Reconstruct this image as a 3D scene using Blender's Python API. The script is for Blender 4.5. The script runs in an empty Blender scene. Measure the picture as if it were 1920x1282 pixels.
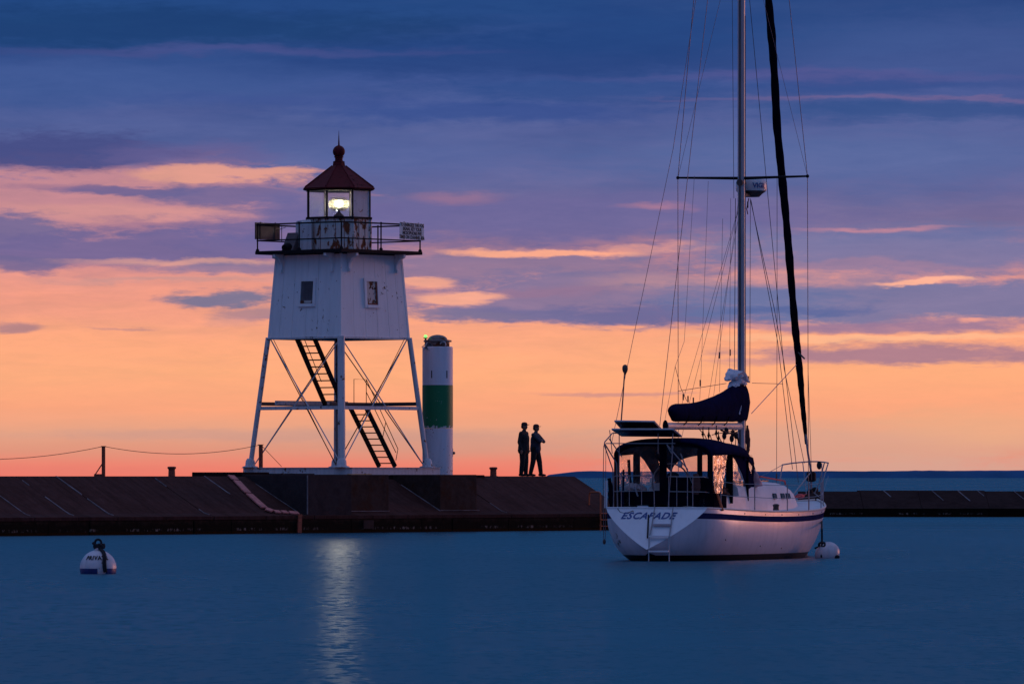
import bpy, bmesh, math, random
from mathutils import Vector, Matrix, Euler, noise
random.seed(7)
sc = bpy.context.scene
COL = sc.collection
R = math.radians
F = 11600.0      # focal length in pixels of the 1920 px wide photograph
EYE = 1.80

# ------------------------------------------------------------------ camera, view
cam_d = bpy.data.cameras.new('camera'); cam = bpy.data.objects.new('camera', cam_d); COL.objects.link(cam)
cam.location = (0, 0, EYE); cam.rotation_euler = (R(90), 0, 0)
cam_d.sensor_width = 36; cam_d.lens = F/1920*36; cam_d.shift_y = (893-641)/1920
cam_d.clip_start = 1; cam_d.clip_end = 30000
sc.camera = cam
sc.view_settings.view_transform = 'Standard'; sc.view_settings.look = 'None'
sc.view_settings.exposure = 0; sc.view_settings.gamma = 1; sc.view_settings.use_curve_mapping = False
sc.cycles.max_bounces = 8; sc.cycles.transparent_max_bounces = 16

def lin(c):
    o = []
    for v in c[:3]:
        v = v/255
        o.append(v/12.92 if v <= .04045 else ((v+.055)/1.055)**2.4)
    return (*o, 1)

# ------------------------------------------------------------------ node helper
class NG:
    def __init__(s, tree): s.t = tree; s.n = tree.nodes; s.l = tree.links
    def node(s, ty, **kw):
        n = s.n.new(ty)
        for k, v in kw.items(): setattr(n, k, v)
        return n
    def put(s, sock, v):
        if hasattr(v, 'is_linked') or isinstance(v, bpy.types.NodeSocket): s.l.new(v, sock)
        else: sock.default_value = v
    def m(s, op, a, b=None, c=None, clamp=False):
        n = s.n.new('ShaderNodeMath'); n.operation = op; n.use_clamp = clamp
        s.put(n.inputs[0], a)
        if b is not None: s.put(n.inputs[1], b)
        if c is not None: s.put(n.inputs[2], c)
        return n.outputs[0]
    def xyz(s, x, y, z=0.0):
        n = s.n.new('ShaderNodeCombineXYZ'); s.put(n.inputs[0], x); s.put(n.inputs[1], y); s.put(n.inputs[2], z); return n.outputs[0]
    def sep(s, v):
        n = s.n.new('ShaderNodeSeparateXYZ'); s.put(n.inputs[0], v); return n.outputs
    def noise(s, v, scale=1.0, detail=3.0, rough=.5, dist=0.0):
        n = s.n.new('ShaderNodeTexNoise'); s.put(n.inputs['Vector'], v)
        n.inputs['Scale'].default_value = scale; n.inputs['Detail'].default_value = detail
        n.inputs['Roughness'].default_value = rough; n.inputs['Distortion'].default_value = dist
        return n.outputs['Fac']
    def scale(s, v, sx, sy, sz):
        n = s.n.new('ShaderNodeMapping'); s.put(n.inputs['Vector'], v); n.inputs['Scale'].default_value = (sx, sy, sz); return n.outputs[0]
    def smooth(s, v, a, b, lo=0.0, hi=1.0):
        n = s.n.new('ShaderNodeMapRange'); n.interpolation_type = 'SMOOTHSTEP'
        s.put(n.inputs[0], v); n.inputs[1].default_value = a; n.inputs[2].default_value = b
        n.inputs[3].default_value = lo; n.inputs[4].default_value = hi; return n.outputs[0]
    def mix(s, f, a, b, mode='MIX'):
        n = s.n.new('ShaderNodeMix'); n.data_type = 'RGBA'; n.blend_type = mode
        s.put(n.inputs[0], f); s.put(n.inputs[6], a); s.put(n.inputs[7], b); return n.outputs[2]
    def ramp(s, f, stops, interp='EASE'):
        n = s.n.new('ShaderNodeValToRGB'); n.color_ramp.interpolation = interp; e = n.color_ramp.elements
        e[0].position = stops[0][0]; e[0].color = stops[0][1]; e[1].position = stops[-1][0]; e[1].color = stops[-1][1]
        for p, c in stops[1:-1]:
            k = e.new(p); k.color = c
        s.put(n.inputs[0], f); return n.outputs[0]

# ------------------------------------------------------------------ sky (dusk: the sun has set about 45 degrees to the right)
SUN_AZ = 44.0
world = bpy.data.worlds.new('World'); sc.world = world; world.use_nodes = True
g = NG(world.node_tree); g.n.clear()
tc = g.node('ShaderNodeTexCoord').outputs['Generated']
x, y, z = g.sep(tc)
az = g.m('ARCTAN2', x, y)
el = g.m('ARCSINE', z)
U0 = g.m('MULTIPLY_ADD', az, F, 960.0)
V0 = g.m('MULTIPLY_ADD', el, -F, 893.0)
pv = g.xyz(g.m('MULTIPLY', U0, 1/330), g.m('MULTIPLY', V0, 1/62))
n1 = g.noise(pv, 1.0, 5, .55)
n2 = g.noise(g.xyz(g.m('MULTIPLY_ADD', U0, 1/330, 31.7), g.m('MULTIPLY_ADD', V0, 1/62, 9.1)), 1.0, 5, .6)
n3 = g.noise(g.xyz(g.m('MULTIPLY', U0, 1/90), g.m('MULTIPLY_ADD', V0, 1/26, 4.1)), 1.0, 5, .6)
U = g.m('MULTIPLY_ADD', g.m('SUBTRACT', n1, .5), 190.0, U0)
Vw = g.m('ADD', g.m('MULTIPLY', g.m('SUBTRACT', n2, .5), 62.0), g.m('MULTIPLY', g.m('SUBTRACT', n3, .5), 20.0))
amp = g.smooth(V0, 900, 640, .12, 1.0)
V = g.m('MULTIPLY_ADD', Vw, amp, V0)
ST = [(889,(240,118,100)),(868,(236,130,110)),(845,(226,146,122)),(812,(228,160,132)),(765,(250,162,122)),(700,(254,170,122)),(640,(252,166,124)),
      (560,(246,156,130)),(520,(232,150,138)),(470,(180,126,146)),(420,(136,108,152)),(360,(112,100,154)),(290,(98,98,156)),(210,(82,90,152)),(150,(62,80,146)),(90,(36,70,134)),(0,(28,68,130))]
cool = lambda q: lin((q[0]*(.91 if q[2] > q[0] else 1), q[1]*(1.03 if q[2] > q[0] else 1.0), q[2]*(1.0 if q[2] > q[0] else .98)))
lo = g.ramp(g.m('DIVIDE', g.m('SUBTRACT', 889.0, V), 889.0, clamp=True), [((889-p)/889, cool(c)) for p, c in ST], 'LINEAR')
ed = g.m('DIVIDE', g.m('MULTIPLY', el, 180/math.pi), 90.0, clamp=True)
hi = g.ramp(ed, [(0, lin((30,70,132))), (.049, lin((26,70,131))), (.12, lin((4,90,148))), (.25, lin((24,100,160))), (.42, lin((98,120,176))), (.7, lin((136,150,200))), (1, lin((142,156,206)))], 'EASE')
c = g.mix(g.smooth(V0, 40, -160), lo, hi)
# drifting bands over the whole sky, so it goes on beyond the frame
gn = g.noise(g.xyz(g.m('MULTIPLY', U0, 1/900), g.m('MULTIPLY', V0, 1/75)), 1.0, 6, .6)
out = g.m('MAXIMUM', g.smooth(U0, 1900, 2400), g.smooth(U0, 20, -500))
band = g.m('MULTIPLY', g.smooth(V0, 820, 560), g.smooth(V0, -600, 200))
c = g.mix(g.m('MULTIPLY', g.m('MULTIPLY', g.smooth(gn, .46, .6), band), g.m('MULTIPLY_ADD', out, .75, .05)), c, lin((112,98,152)))
c = g.mix(g.m('MULTIPLY', g.smooth(n1, .3, .75), g.smooth(V0, 700, 200, 0.0, .35)), c, lin((26,62,126)))
FE = [ # centre x, y, half width, half height, colour, opacity, softness
 (250,55,640,42,(22,60,116),.85,.5),(1000,112,560,40,(30,62,126),.7,.6),(430,99,430,9,(80,78,142),.6,.8),(180,160,420,44,(66,86,150),.65,.6),
 (900,214,320,24,(50,74,144),.75,.6),(520,190,300,14,(62,78,146),.5,.7),(1230,62,330,52,(24,64,128),.7,.6),(1760,100,330,70,(66,86,150),.6,.7),(1480,146,430,10,(92,82,146),.6,.8),
 (1110,168,330,28,(40,72,138),.75,.6),(1640,160,300,12,(40,72,140),.6,.7),(1720,186,420,5,(122,94,146),.7,.8),(1760,212,380,20,(36,74,138),.8,.6),
 (1650,300,520,60,(88,102,162),.65,.8),(760,300,300,40,(94,100,162),.5,.8),
 (180,400,470,105,(204,138,146),.85,.3),(110,286,230,40,(74,74,134),.95,.35),(360,290,170,28,(112,92,148),.7,.5),
 (1650,884,470,34,(212,160,146),.95,.6),(1180,880,160,16,(222,140,128),.6,.8),(60,884,300,12,(232,122,108),.6,.8),
 (420,326,170,14,(232,158,140),.85,.4),(240,357,150,12,(122,96,146),.95,.4),(430,366,150,22,(120,98,150),.9,.4),
 (560,395,120,34,(120,100,154),.85,.5),(250,402,260,18,(220,150,146),.6,.7),(330,430,190,14,(150,112,148),.7,.6),(90,350,120,10,(150,112,146),.6,.7),(20,440,130,34,(128,102,150),.95,.35),(250,468,420,34,(124,98,150),.95,.35),
 (560,430,230,50,(112,96,154),.75,.5),(60,500,100,20,(126,100,148),.9,.4),(360,492,200,8,(226,160,146),.7,.6),(470,506,220,12,(140,112,154),.8,.5),
 (425,561,125,15,(140,114,146),1,.4),(500,588,90,11,(160,124,146),.9,.5),(30,612,52,17,(182,130,136),.9,.45),(228,617,60,4,(206,142,134),.8,.6),(430,598,46,14,(214,148,140),.6,.7),(492,584,60,9,(190,138,142),.7,.6),
 (1080,410,560,46,(116,98,154),.85,.5),(860,372,80,14,(160,116,148),.6,.7),(1230,394,60,8,(190,128,150),.55,.8),
 (960,500,420,34,(140,110,152),.85,.5),(1040,472,200,11,(252,168,138),.95,.4),(1260,463,130,7,(232,154,142),.75,.6),
 (1130,560,430,50,(136,110,154),.92,.3),(1280,534,190,16,(190,140,152),.7,.7),(1250,588,260,20,(112,98,150),.85,.4),(960,588,180,16,(122,104,152),.8,.5),
 (330,530,240,6,(196,146,146),.6,.7),(800,526,40,11,(246,164,140),.9,.4),(950,548,200,9,(150,116,150),.7,.6),(866,559,84,15,(248,168,142),.92,.4),(850,590,130,12,(140,112,150),.8,.5),
 (1680,470,420,50,(116,112,164),.85,.5),(1640,427,150,6,(204,136,152),.7,.7),(1760,440,260,12,(104,104,160),.5,.7),(1640,500,300,7,(160,126,158),.7,.7),
 (1690,565,460,50,(108,110,162),.9,.4),(1480,520,260,12,(176,134,154),.6,.8),(1728,524,92,7,(252,176,150),.95,.4),(1500,578,130,7,(86,96,156),.7,.6),
 (1640,612,360,14,(156,120,154),.85,.5),(1828,604,26,6,(244,160,142),.85,.6),(1660,634,330,6,(255,182,140),.9,.6),
 (1690,664,300,21,(166,122,144),.92,.4),(1440,678,110,6,(206,142,140),.7,.6),(1150,739,135,5,(204,140,136),.75,.6),
 (1640,835,520,38,(218,162,142),.75,.7),(1860,800,200,40,(238,170,130),.6,.8),(480,816,420,12,(206,152,140),.6,.7),(820,830,300,26,(206,150,136),.45,.8),
]
n4 = g.noise(g.xyz(g.m('MULTIPLY', U0, 1/55), g.m('MULTIPLY_ADD', V0, 1/13, 2.2)), 1.0, 6, .68, .4)
n5 = g.noise(g.xyz(g.m('MULTIPLY_ADD', U0, 1/210, 7.0), g.m('MULTIPLY_ADD', V0, 1/30, 5.2)), 1.0, 6, .62, .6)
rag = g.m('MULTIPLY', g.m('ADD', g.m('SUBTRACT', n4, .5), g.m('SUBTRACT', n5, .5)), .85)
for cx, cy, rx, ry, col, op, so in FE:
    du = g.m('MULTIPLY_ADD', U, 1/rx, -cx/rx); dv = g.m('MULTIPLY_ADD', V, 1/ry, -cy/ry)
    d = g.m('ADD', g.m('SQRT', g.m('ADD', g.m('MULTIPLY', du, du), g.m('MULTIPLY', dv, dv))), rag)
    c = g.mix(g.smooth(d, 1+so*.7, 1-so, 0.0, op), c, cool(col))
# fine mottling of the cloud deck
tex = g.m('ADD', g.m('MULTIPLY', g.m('SUBTRACT', n4, .5), .22), g.m('MULTIPLY', g.m('SUBTRACT', n5, .5), .45))
tw = g.smooth(V0, 860, 560, .15, 1.0)
tg = g.m('MULTIPLY_ADD', tex, tw, 1.0)
c = g.mix(1.0, c, g.xyz(tg, g.m('MULTIPLY_ADD', g.m('SUBTRACT', tg, 1.0), .6, 1.0), g.m('MULTIPLY_ADD', g.m('SUBTRACT', tg, 1.0), .35, 1.0)), 'MULTIPLY')
hsn = g.node('ShaderNodeHueSaturation'); hsn.inputs['Saturation'].default_value = .97; g.l.new(c, hsn.inputs['Color']); c = hsn.outputs[0]
# afterglow where the sun went down, to the right of the frame
daz = g.m('DIVIDE', g.m('SUBTRACT', az, R(SUN_AZ)), R(12)); del_ = g.m('DIVIDE', el, R(3.2))
gl = g.m('EXPONENT', g.m('MULTIPLY', g.m('ADD', g.m('MULTIPLY', daz, daz), g.m('MULTIPLY', del_, del_)), -.5))
glow = g.mix(g.m('MULTIPLY', gl, 1.0, clamp=True), (0, 0, 0, 1), (5.0, 1.35, .28, 1))
c = g.mix(1.0, c, glow, 'ADD')
skyt = g.node('ShaderNodeTexSky'); skyt.sky_type = 'NISHITA'; skyt.sun_disc = False
skyt.sun_elevation = R(1.0); skyt.sun_rotation = R(SUN_AZ)
bg = g.node('ShaderNodeBackground'); g.put(bg.inputs[0], c); bg.inputs[1].default_value = 1.0
wo = g.node('ShaderNodeOutputWorld'); g.l.new(bg.outputs[0], wo.inputs[0])
world.cycles.sampling_method = 'MANUAL'; world.cycles.sample_map_resolution = 2048
g.n.remove(skyt)

# last warm light from where the sun set
sd = bpy.data.lights.new('sun', 'SUN'); sun = bpy.data.objects.new('sun', sd); COL.objects.link(sun)
sd.energy = .40; sd.angle = R(14); sd.color = (1, .42, .30)
_dir = Vector((math.sin(R(SUN_AZ+14)), math.cos(R(SUN_AZ+14)), math.tan(R(5))))
sun.rotation_euler = _dir.to_track_quat('Z', 'Y').to_euler(); sun.location = (60, 60, 30)

# ------------------------------------------------------------------ materials
def newmat(name):
    m = bpy.data.materials.new(name); m.use_nodes = True
    g = NG(m.node_tree); b = g.n['Principled BSDF']; return m, g, b
def simple(name, col, rough=.6, metal=0, var=.15, scale=6, bump=.0, spec=.5, bscale=None):
    m, g, b = newmat(name)
    co = g.node('ShaderNodeTexCoord').outputs['Object']
    n = g.noise(co, scale, 5, .6)
    c0 = tuple(v*(1-var) for v in col[:3])+(1,); c1 = tuple(min(1, v*(1+var)) for v in col[:3])+(1,)
    g.put(b.inputs['Base Color'], g.mix(g.smooth(n, .3, .7), c0, c1))
    b.inputs['Roughness'].default_value = rough; b.inputs['Metallic'].default_value = metal
    b.inputs['Specular IOR Level'].default_value = spec
    if bump:
        bn = g.node('ShaderNodeBump'); bn.inputs['Strength'].default_value = 1; bn.inputs['Distance'].default_value = bump
        g.put(bn.inputs['Height'], g.noise(co, bscale or scale*3, 4, .6)); g.put(b.inputs['Normal'], bn.outputs[0])
    return m
def painted(name, col, rust=.2, rscale=3.0, rough=.5, streak=True, dirt=.25, rcol=(.16, .045, .015), spec=.4, vs=1.0):
    """paint with dirt, vertical stains and flaked rusty spots"""
    m, g, b = newmat(name)
    co = g.node('ShaderNodeTexCoord').outputs['Object']
    st = g.noise(g.scale(co, 7, 7, .7), 1, 5, .6)
    big = g.noise(co, 1.1, 4, .6)
    b.inputs['Specular IOR Level'].default_value = spec
    fine = g.noise(g.scale(co, 1, 1, vs), rscale, 6, .65, .3)
    c = g.mix(g.m('MULTIPLY', g.smooth(st if streak else big, .42, .72), dirt), col+(1,), tuple(v*.45 for v in col)+(1,))
    mask = g.smooth(g.m('MULTIPLY_ADD', g.m('SUBTRACT', big, .5), .5, fine), .70-rust*.32, .76-rust*.32)
    c = g.mix(mask, c, g.mix(g.noise(co, 22, 3), (rcol[0]*.4, rcol[1]*.4, rcol[2]*.5, 1), rcol+(1,)))
    g.put(b.inputs['Base Color'], c)
    g.put(b.inputs['Roughness'], g.m('MULTIPLY_ADD', mask, .3, rough))
    bn = g.node('ShaderNodeBump'); bn.inputs['Distance'].default_value = .004; g.put(bn.inputs['Height'], g.m('SUBTRACT', fine, mask)); g.put(b.inputs['Normal'], bn.outputs[0])
    return m
def concrete(name, col, col2, stain=(.012, .008, .007), rust=0.0, streak_axis=None, wall=False):
    m, g, b = newmat(name)
    co = g.node('ShaderNodeTexCoord').outputs['Object']
    big = g.noise(co, .8, 5, .62); mid = g.noise(co, 4.5, 6, .66); fine = g.noise(co, 38, 4, .6)
    c = g.mix(g.smooth(g.m('MULTIPLY_ADD', mid, .5, g.m('MULTIPLY', big, .5)), .36, .62), col+(1,), col2+(1,))
    if streak_axis == 'y':
        s_ = g.noise(g.scale(co, 3.4, .28, .28), 1.6, 6, .65)
        c = g.mix(g.smooth(s_, .40, .72, 0, .5), c, tuple(v*.42 for v in col)+(1,))
        s2 = g.noise(g.scale(co, 5, .5, .5), 1.2, 6, .7)
        c = g.mix(g.smooth(s2, .52, .75, 0, .28), c, tuple(v*1.7 for v in col2)+(1,))
    if rust:
        r_ = g.noise(co, 2.2, 6, .7)
        c = g.mix(g.smooth(r_, .48, .66, 0, rust), c, (.062, .020, .008, 1))
        l_ = g.noise(co, 17, 3, .6)
        c = g.mix(g.smooth(l_, .66, .72, 0, .5*rust), c, (.16, .09, .05, 1))
    if wall:   # weed and tide marks low on the wall, chalky seep line above them
        xx, yy, zz = g.sep(co)
        wz = g.m('MULTIPLY_ADD', g.m('SUBTRACT', mid, .5), .5, zz)
        c = g.mix(g.smooth(wz, .5, .28), c, (.012, .008, .006, 1))
        c = g.mix(g.smooth(zz, .12, .04), c, (.03, .009, .003, 1))
        ch = g.noise(g.xyz(g.m('MULTIPLY', xx, 9.0), g.m('MULTIPLY', zz, 3.0)), 1.0, 4, .7)
        ar = g.noise(g.xyz(g.m('MULTIPLY', xx, .35), 0.0), 1.0, 2, .5)
        dz = g.m('ABSOLUTE', g.m('SUBTRACT', zz, .145))
        mk = g.m('MULTIPLY', g.m('MULTIPLY', g.smooth(ch, .52, .6), g.smooth(ar, .45, .55)), g.smooth(dz, .055, .025))
        c = g.mix(g.m('MULTIPLY', mk, .75), c, (.30, .21, .17, 1))
    g.put(b.inputs['Base Color'], c); b.inputs['Roughness'].default_value = .85
    b.inputs['Specular IOR Level'].default_value = .04
    bn = g.node('ShaderNodeBump'); bn.inputs['Distance'].default_value = .02
    g.put(bn.inputs['Height'], g.m('MULTIPLY_ADD', fine, .25, mid)); g.put(b.inputs['Normal'], bn.outputs[0])
    return m
def emis(name, col, s):
    m, g, b = newmat(name); b.inputs['Base Color'].default_value = (*col, 1)
    b.inputs['Emission Color'].default_value = (*col, 1); b.inputs['Emission Strength'].default_value = s; return m
def glassy(name, tint, refl=.12, rough=.05, haze=0.0, hcol=(.6,.6,.6), bump=0, bscale=6):
    m, g, b = newmat(name); g.n.remove(b)
    tr = g.node('ShaderNodeBsdfTransparent'); tr.inputs[0].default_value = (*tint, 1)
    gl = g.node('ShaderNodeBsdfGlossy'); gl.inputs['Roughness'].default_value = rough
    lw = g.node('ShaderNodeLayerWeight'); lw.inputs[0].default_value = .5; fr = g.m('MULTIPLY', g.m('POWER', lw.outputs['Facing'], 5.0), .7)
    co = g.node('ShaderNodeTexCoord').outputs['Object']
    if bump:
        bn = g.node('ShaderNodeBump'); bn.inputs['Distance'].default_value = bump
        g.put(bn.inputs['Height'], g.noise(g.scale(co, 1, 1, .45), bscale, 4, .55, .6)); g.l.new(bn.outputs[0], gl.inputs['Normal'])
    mx = g.node('ShaderNodeMixShader'); g.put(mx.inputs[0], g.m('ADD', fr, refl, clamp=True)); g.l.new(tr.outputs[0], mx.inputs[1]); g.l.new(gl.outputs[0], mx.inputs[2])
    res = mx.outputs[0]
    if haze:
        df = g.node('ShaderNodeBsdfDiffuse'); df.inputs[0].default_value = (*hcol, 1)
        m2 = g.node('ShaderNodeMixShader'); g.put(m2.inputs[0], g.m('MULTIPLY', g.smooth(g.noise(co, bscale*.8, 4, .6, .5), .35, .7), haze)); g.l.new(res, m2.inputs[1]); g.l.new(df.outputs[0], m2.inputs[2]); res = m2.outputs[0]
    g.l.new(res, g.n['Material Output'].inputs[0]); return m

MT = {}
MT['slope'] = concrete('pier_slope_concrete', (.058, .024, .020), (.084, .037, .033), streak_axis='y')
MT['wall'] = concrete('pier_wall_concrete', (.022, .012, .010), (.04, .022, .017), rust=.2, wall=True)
MT['top'] = concrete('pier_top_concrete', (.055, .03, .028), (.08, .045, .04))
MT['block'] = concrete('block_concrete', (.036, .025, .027), (.056, .04, .042), rust=.15)
MT['rusty_block'] = concrete('rust_stained_concrete', (.045, .024, .02), (.075, .043, .038), rust=.6)
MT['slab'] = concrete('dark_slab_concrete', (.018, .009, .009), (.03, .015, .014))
MT['joint'] = simple('joint_sealant', (.20, .16, .17), .8, var=.4, scale=3)
MT['white'] = painted('white_paint', (.82, .80, .82), rust=.02, rscale=5, dirt=.15)
MT['white_board'] = painted('white_board_paint', (.84, .82, .84), rust=.10, rscale=8, dirt=.14)
MT['white_steel'] = painted('white_steel_paint', (.62, .60, .63), rust=.28, rscale=6, dirt=.45)
MT['drum'] = painted('rusting_white_paint', (.66, .62, .60), rust=.60, rscale=6.0, dirt=.6, rcol=(.26, .07, .02), vs=.45)
MT['black_iron'] = simple('black_iron', (.012, .009, .012), .7, .1, scale=12, spec=.15)
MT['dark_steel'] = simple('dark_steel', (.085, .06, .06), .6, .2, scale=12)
MT['grey_steel'] = painted('grey_steel_column', (.17, .15, .15), rust=.5, rscale=5)
MT['red_roof'] = painted('dark_red_roof_paint', (.115, .010, .014), rust=.25, rscale=7, dirt=.5, rcol=(.035, .010, .010), rough=.6, spec=.12)
MT['glass'] = glassy('lantern_glass', (.96, .97, .96), .03, .02, haze=.04, hcol=(.75, .78, .75), bscale=3)
MT['lens'] = glassy('lens_glass', (.95, .97, .92), .18, .05)
MT['lamp'] = emis('lamp_filament', (1, .92, .66), 30)
MT['green_lamp'] = emis('green_lamp', (.14, 1, .12), 2.4)
_m, _g, _b = newmat('glass_prism'); _g.n.remove(_b)
_t = _g.node('ShaderNodeBsdfTranslucent'); _t.inputs[0].default_value = (.95, .88, .68, 1); _r = _g.node('ShaderNodeBsdfTransparent')
_x = _g.node('ShaderNodeMixShader'); _x.inputs[0].default_value = .5; _g.l.new(_t.outputs[0], _x.inputs[1]); _g.l.new(_r.outputs[0], _x.inputs[2]); _g.l.new(_x.outputs[0], _g.n['Material Output'].inputs[0]); MT['prism'] = _m
MT['louver'] = simple('louver', (.10, .09, .11), .6)
MT['hatch'] = painted('hatch_paint', (.55, .50, .48), rust=.5, rscale=5)
MT['sign'] = painted('sign_paint', (.80, .78, .78), rust=.05, rscale=9)
MT['sign_back'] = simple('sign_back', (.11, .08, .085), .7, var=.25, scale=(5))
MT['ink'] = simple('black_ink', (.012, .012, .014), .6)
MT['tower_white'] = painted('daymark_white', (.74, .74, .80), rust=.28, rscale=16, dirt=.25)
MT['tower_top'] = painted('daymark_upper_white', (.78, .77, .84), rust=.0, rscale=9, dirt=.2)
MT['tower_green'] = painted('daymark_green', (.004, .19, .07), rust=.03, rscale=9, dirt=.2, rcol=(.5, .55, .55))
_g = NG(MT['tower_green'].node_tree); _b = _g.n['Principled BSDF']; _src = _b.inputs['Base Color'].links[0].from_socket
_co = _g.node('ShaderNodeTexCoord').outputs['Object']; _z = _g.sep(_co)[2]
_f = _g.smooth(_g.m('ADD', _g.noise(_co, 9, 5, .6), _g.m('MULTIPLY', _g.smooth(_z, 1.75, 1.555), .22)), .66, .70)
_g.put(_b.inputs['Base Color'], _g.mix(_f, _src, (.55, .6, .62, 1)))
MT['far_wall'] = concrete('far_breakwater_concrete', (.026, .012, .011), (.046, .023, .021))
MT['rust'] = simple('rusty_iron', (.24, .052, .028), .75, var=.4, scale=14, bump=.004)
MT['pink_plank'] = simple('salmon_cover_plate', (.60, .19, .16), .7, var=.2, scale=5)
MT['orange'] = simple('orange_glow_painted_rail', (.5, .10, .03), .6, var=.25)
MT['yellow'] = simple('yellow_edge', (.5, .3, .06), .7)
MT['cable'] = simple('cable', (.05, .03, .03), .7)
MT['hull'] = painted('hull_gelcoat', (.76, .66, .70), rust=0, rscale=2, rough=.24, dirt=.20); 
MT['transom'] = painted('transom_gelcoat', (.80, .80, .84), rust=0, rscale=2, rough=.3, dirt=.12)
MT['stripe'] = simple('navy_stripe', (.022, .024, .085), .9, spec=.0)
MT['boot'] = simple('boot_paint', (.006, .006, .012), .5)
MT['deck'] = simple('deck_gelcoat', (.74, .70, .72), .5, var=.07, scale=3)
MT['alu'] = simple('aluminium', (.50, .47, .50), .38, .35, var=.08)
MT['mast'] = simple('mast_paint', (.36, .37, .42), .32, .1, var=.08, scale=2)
MT['boom'] = simple('boom_paint', (.74, .62, .56), .4, .0, var=.06)
MT['steel'] = simple('stainless', (.30, .28, .31), .35, .4, var=.05)
MT['navy'] = simple('navy_canvas', (.003, .005, .032), .95, var=.3, scale=5, bump=.012, bscale=9, spec=.02)
MT['black_canvas'] = simple('black_canvas', (.003, .003, .011), .95, var=.3, scale=5, bump=.01, bscale=8, spec=.02)
MT['sailcloth'] = simple('sailcloth', (.66, .62, .68), .8, var=.08, scale=4, bump=.02, bscale=5)
MT['wire'] = simple('rig_wire', (.15, .11, .13), .5, .3)
MT['rope'] = simple('dark_rope', (.010, .010, .016), .9)
MT['vinyl'] = glassy('clear_vinyl', (.95, .91, .88), .02, .10, haze=.14, hcol=(.42, .36, .38), bump=.05, bscale=5)
MT['vinyl_shiny'] = glassy('shining_vinyl', (.16, .07, .045), .26, .10, haze=.0, bump=.03, bscale=10)
MT['panel'] = simple('solar_cells', (.010, .012, .03), .25)
MT['radome'] = simple('radome', (.66, .64, .68), .35, var=.05)
MT['bluetext'] = simple('blue_lettering', (.02, .07, .27), .4)
MT['pane'] = simple('dark_portlight', (.01, .01, .015), .12)
MT['pink_cloth'] = simple('pink_cloth', (.66, .36, .38), .85, var=.2)
MT['red_line'] = simple('red_line', (.5, .05, .06), .7)
MT['brown'] = simple('brown_cover', (.11, .035, .03), .8)
MT['buoy'] = painted('buoy_white', (.66, .60, .64), rust=.0, rscale=4, rough=.35, dirt=.4)
MT['buoy_blue'] = simple('buoy_blue', (.01, .03, .16), .4)
MT['jacket'] = simple('black_jacket', (.010, .010, .014), .85, bump=.01, bscale=10)
MT['shirt'] = simple('slate_sweater', (.030, .036, .058), .9, bump=.01, bscale=10)
MT['trousers'] = simple('dark_trousers', (.010, .010, .013), .9, bump=.01, bscale=10)
MT['skin'] = simple('skin', (.24, .12, .08), .55, var=.08)
MT['cap'] = simple('dark_cap', (.03, .012, .012), .8)
MT['cap2'] = simple('maroon_cap', (.085, .022, .020), .8)
MT['shoe'] = simple('brown_shoe', (.05, .012, .010), .6)
MT['hair'] = simple('dark_hair', (.02, .014, .012), .8)

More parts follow.
